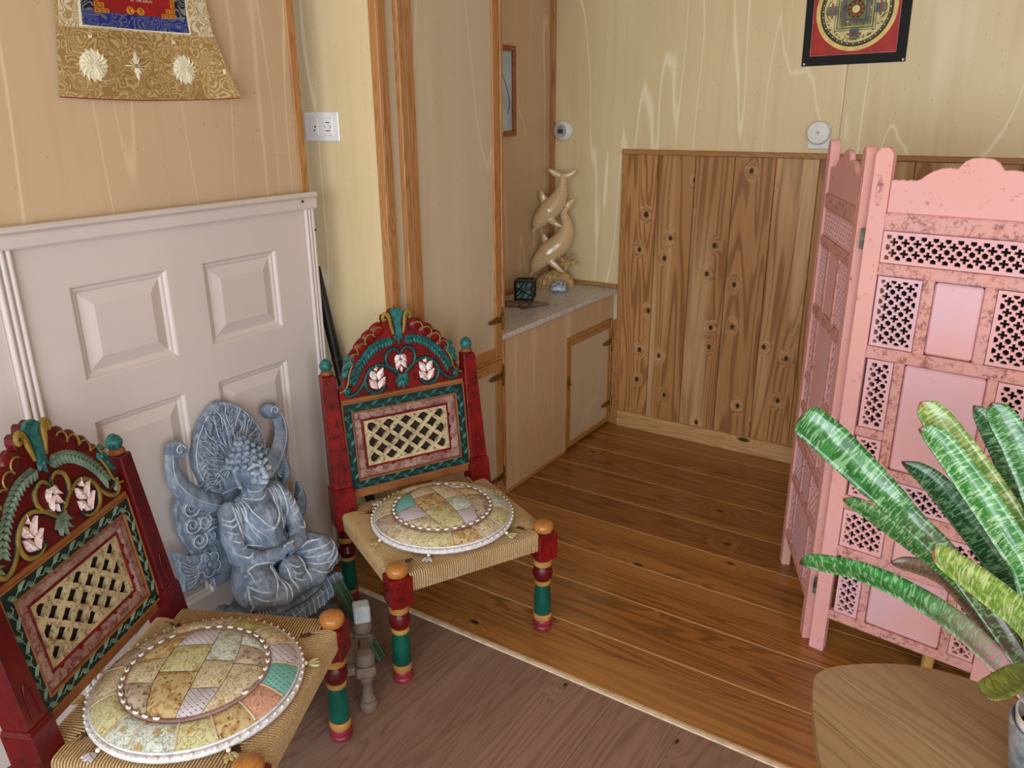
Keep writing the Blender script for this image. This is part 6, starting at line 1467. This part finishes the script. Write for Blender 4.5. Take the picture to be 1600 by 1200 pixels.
def plant():
    LM = dict(green=leaf_mat('leaf_green', (36, 98, 46), (58, 130, 66), (146, 192, 142), (70, 28, 34), (92, 74, 66)), bright=leaf_mat('leaf_bright', (48, 120, 54), (78, 146, 80), (172, 208, 156), (110, 46, 50), None),
              lime=leaf_mat('leaf_lime', (100, 140, 50), (146, 170, 78), (208, 216, 164), (150, 80, 66), None), pinkbase=leaf_mat('leaf_pink_base', (40, 110, 48), (60, 136, 66), (150, 196, 150), (52, 24, 30), (216, 150, 168)),
              dry=leaf_mat('leaf_dry', (128, 92, 80), (104, 92, 66), (150, 130, 116), (96, 60, 54), (110, 110, 108)), olive=leaf_mat('leaf_olive', (88, 96, 30), (112, 116, 40), (154, 156, 88), (84, 66, 26), None), dark=leaf_mat('leaf_dark', (24, 84, 48), (44, 112, 62), (140, 190, 150), (80, 40, 46), (84, 70, 66)))
    px, py = 0.160, 1.306
    r = thing('bromeliad', 'bromeliad with long banded green strap leaves in a mottled pot', 'plant', (px, py, TZ)); O = Vector((px, py, TZ))
    cam = Vector((0, 0, 1.5))
    def leaf(pts, wid, m, fold=0.28, lift=0.35, tipw=0.55):
        P = cat(pts, 6); n = len(P); W = lerp_list(wid, n); bm = nb(); uvl = bm.loops.layers.uv.new('UVMap'); rows = []
        cs = (-1, -0.66, -0.33, 0, 0.33, 0.66, 1)
        for i, p in enumerate(P):
            t = (P[min(i + 1, n - 1)] - P[max(i - 1, 0)]).normalized()
            hint = ((cam - p).normalized() * (1 - lift) + Vector((0, 0, 1)) * lift)
            side = t.cross(hint).normalized(); nr = side.cross(t).normalized()
            if nr.dot(hint) < 0: nr = -nr
            w = 0.88 * W[i] * (min(1.0, (i / n) / 0.085 + 0.02) ** (tipw + 0.12))
            rows.append([(bm.verts.new(p - O + side * (w * a) + nr * (fold * w * abs(a) ** 1.3)), i / (n - 1), a * 0.5 + 0.5) for a in cs])
        for i in range(n - 1):
            for k in range(len(cs) - 1):
                q = (rows[i][k], rows[i + 1][k], rows[i + 1][k + 1], rows[i][k + 1]); f = bm.faces.new([x[0] for x in q])
                for lp, x in zip(f.loops, q): lp[uvl].uv = (x[1], x[2])
        me = bpy.data.meshes.new('leaf'); bm.to_mesh(me); bm.free(); me.materials.append(LM[m]); me.polygons.foreach_set('use_smooth', [True] * len(me.polygons))
        o = link('leaf', me, r); md = o.modifiers.new('thickness', 'SOLIDIFY'); md.thickness = 0.0022; md.offset = 0
        return o
    B = (0.162, 1.332, 0.585)
    leaf([(-0.302,1.374,0.979),(-0.288,1.374,0.972),(-0.246,1.390,0.937),(-0.183,1.399,0.884),(-0.137,1.408,0.844),(-0.103,1.418,0.810),(-0.041,1.419,0.762),(0.030,1.395,0.696),(0.103,1.361,0.627), B], [0.026, 0.036, 0.038, 0.034, 0.029, 0.025, 0.022, 0.02, 0.018, 0.016], 'green', 0.25, 0.3, 0.45)
    leaf([(-0.238,1.537,0.765),(-0.203,1.528,0.760),(-0.140,1.514,0.741),(-0.086,1.498,0.723),(-0.027,1.469,0.706),(0.031,1.438,0.671),(0.106,1.383,0.607), B], [0.010, 0.016, 0.024, 0.026, 0.026, 0.024, 0.02, 0.018], 'bright', 0.4, 0.4)
    leaf([(-0.151,1.585,0.849),(-0.095,1.579,0.824),(-0.025,1.548,0.773),(0.043,1.509,0.718),(0.089,1.466,0.684),(0.125,1.392,0.623), B], [0.010, 0.025, 0.030, 0.030, 0.028, 0.024, 0.018], 'dark', 0.45, 0.3)
    leaf([(-0.132,1.533,0.992),(-0.102,1.526,0.967),(-0.031,1.513,0.895),(0.036,1.493,0.823),(0.087,1.468,0.752),(0.134,1.393,0.626), B], [0.014, 0.029, 0.032, 0.031, 0.029, 0.024, 0.018], 'lime', 0.3, 0.2)
    leaf([(-0.121,1.461,0.967),(-0.089,1.467,0.948),(-0.024,1.463,0.878),(0.042,1.450,0.802),(0.085,1.440,0.741),(0.126,1.378,0.620), B], [0.012, 0.024, 0.029, 0.029, 0.027, 0.023, 0.018], 'bright', 0.45, 0.3)
    leaf([(-0.055,1.222,0.860),(-0.036,1.238,0.847),(0.012,1.281,0.800),(0.072,1.326,0.740),(0.106,1.352,0.690),(0.130,1.356,0.624), B], [0.016, 0.024, 0.028, 0.029, 0.027, 0.022, 0.018], 'lime', 0.2, 0.3, 0.4)
    leaf([(-0.238,1.207,0.791),(-0.212,1.231,0.785),(-0.149,1.275,0.763),(-0.081,1.308,0.730),(-0.010,1.331,0.687),(0.053,1.345,0.635),(0.105,1.349,0.592), (0.14, 1.335, 0.57)], [0.012, 0.019, 0.023, 0.025, 0.027, 0.026, 0.022, 0.018], 'pinkbase', 0.35, 0.55)
    leaf([(-0.134,1.520,0.664),(-0.092,1.517,0.674),(-0.036,1.499,0.677),(0.023,1.460,0.649),(0.074,1.419,0.622),(0.112,1.376,0.596), B], [0.010, 0.017, 0.022, 0.023, 0.022, 0.02, 0.018], 'dry', 0.3, 0.1)
    leaf([(-0.052,1.635,0.969),(-0.022,1.626,0.938),(0.026,1.593,0.879),(0.069,1.546,0.821),(0.111,1.483,0.740),(0.142,1.394,0.628), B], [0.010, 0.022, 0.029, 0.030, 0.028, 0.024, 0.018], 'dark', 0.4, 0.25)
    leaf([(-0.024,1.524,1.014),(-0.003,1.517,0.991),(0.037,1.508,0.938),(0.080,1.487,0.863),(0.121,1.448,0.762),(0.149,1.386,0.637), B], [0.012, 0.026, 0.032, 0.032, 0.03, 0.025, 0.018], 'green', 0.35, 0.25)
    leaf([(0.041,1.115,0.723),(0.053,1.136,0.719),(0.082,1.191,0.714),(0.109,1.254,0.685),(0.143,1.320,0.610)], [0.014, 0.021, 0.024, 0.023, 0.02], 'olive', 0.3, 0.5, 0.35)
    for (x, y, z, w, m) in ((0.42, 1.42, 0.80, 0.028, 'green'), (0.36, 1.60, 0.90, 0.03, 'bright'), (0.45, 1.20, 0.72, 0.026, 'dark'), (0.30, 1.05, 0.78, 0.027, 'lime'), (0.24, 1.52, 1.02, 0.03, 'green'), (0.10, 1.60, 0.80, 0.024, 'dark')):
        e = Vector((x, y, z)); b = Vector(B); mid = (e + b) / 2 + Vector((0, 0, 0.07)); leaf([tuple(e), tuple((e * 2 + mid) / 3 + Vector((0, 0, 0.015))), tuple(mid), tuple((b * 2 + mid) / 3 + Vector((0, 0, 0.01))), tuple(b)], [w * .5, w * .9, w, w * .9, 0.018], m)
    # inner sheath, pot
    bm = nb()
    lathe(bm, [(0.085, 0.022, 0), (0.11, 0.040, 0), (0.15, 0.034, 0), (0.20, 0.020, 0), (0.23, 0.008, 0)], 16, (0.0, 0.010, 0)); obj('leaf_sheath', bm, LM['dry'], r, 0, 60)
    t = NT('mottled_blue_pot', 0.35, 0, 0.5); n = t.noise(t.coords(), 26, 5, 0.65); t.color(t.ramp(n, [(0.3, (70, 84, 96)), (0.5, (132, 146, 156)), (0.62, (176, 178, 186)), (0.75, (206, 160, 172))]))
    bm = nb(); lathe(bm, [(0.0, 0.046, 0), (0.006, 0.050, 0), (0.06, 0.062, 0), (0.112, 0.069, 0), (0.122, 0.071, 0), (0.126, 0.068, 0), (0.122, 0.064, 0), (0.10, 0.060, 0), (0.098, 0.002, 0)], 36); obj('pot', bm, t.m, r, 0, 40)
    bm = nb(); lathe(bm, [(0.096, 0.056, 0), (0.118, 0.0615, 0), (0.140, 0.064, 0), (0.1405, 0.0625, 0), (0.118, 0.060, 0), (0.102, 0.053, 0)], 36); obj('liner', bm, m_plain('white_liner', (232, 228, 226), 0.4), r, 0, 40)
    bm = nb(); lathe(bm, [(0.099, 0.058, 0), (0.108, 0.056, 0), (0.114, 0.03, 0), (0.115, 0.002, 0)], 24); obj('soil', bm, m_plain('dark_soil', (46, 36, 28), 0.9, 0.3, 90), r, 0, 60)
plant()
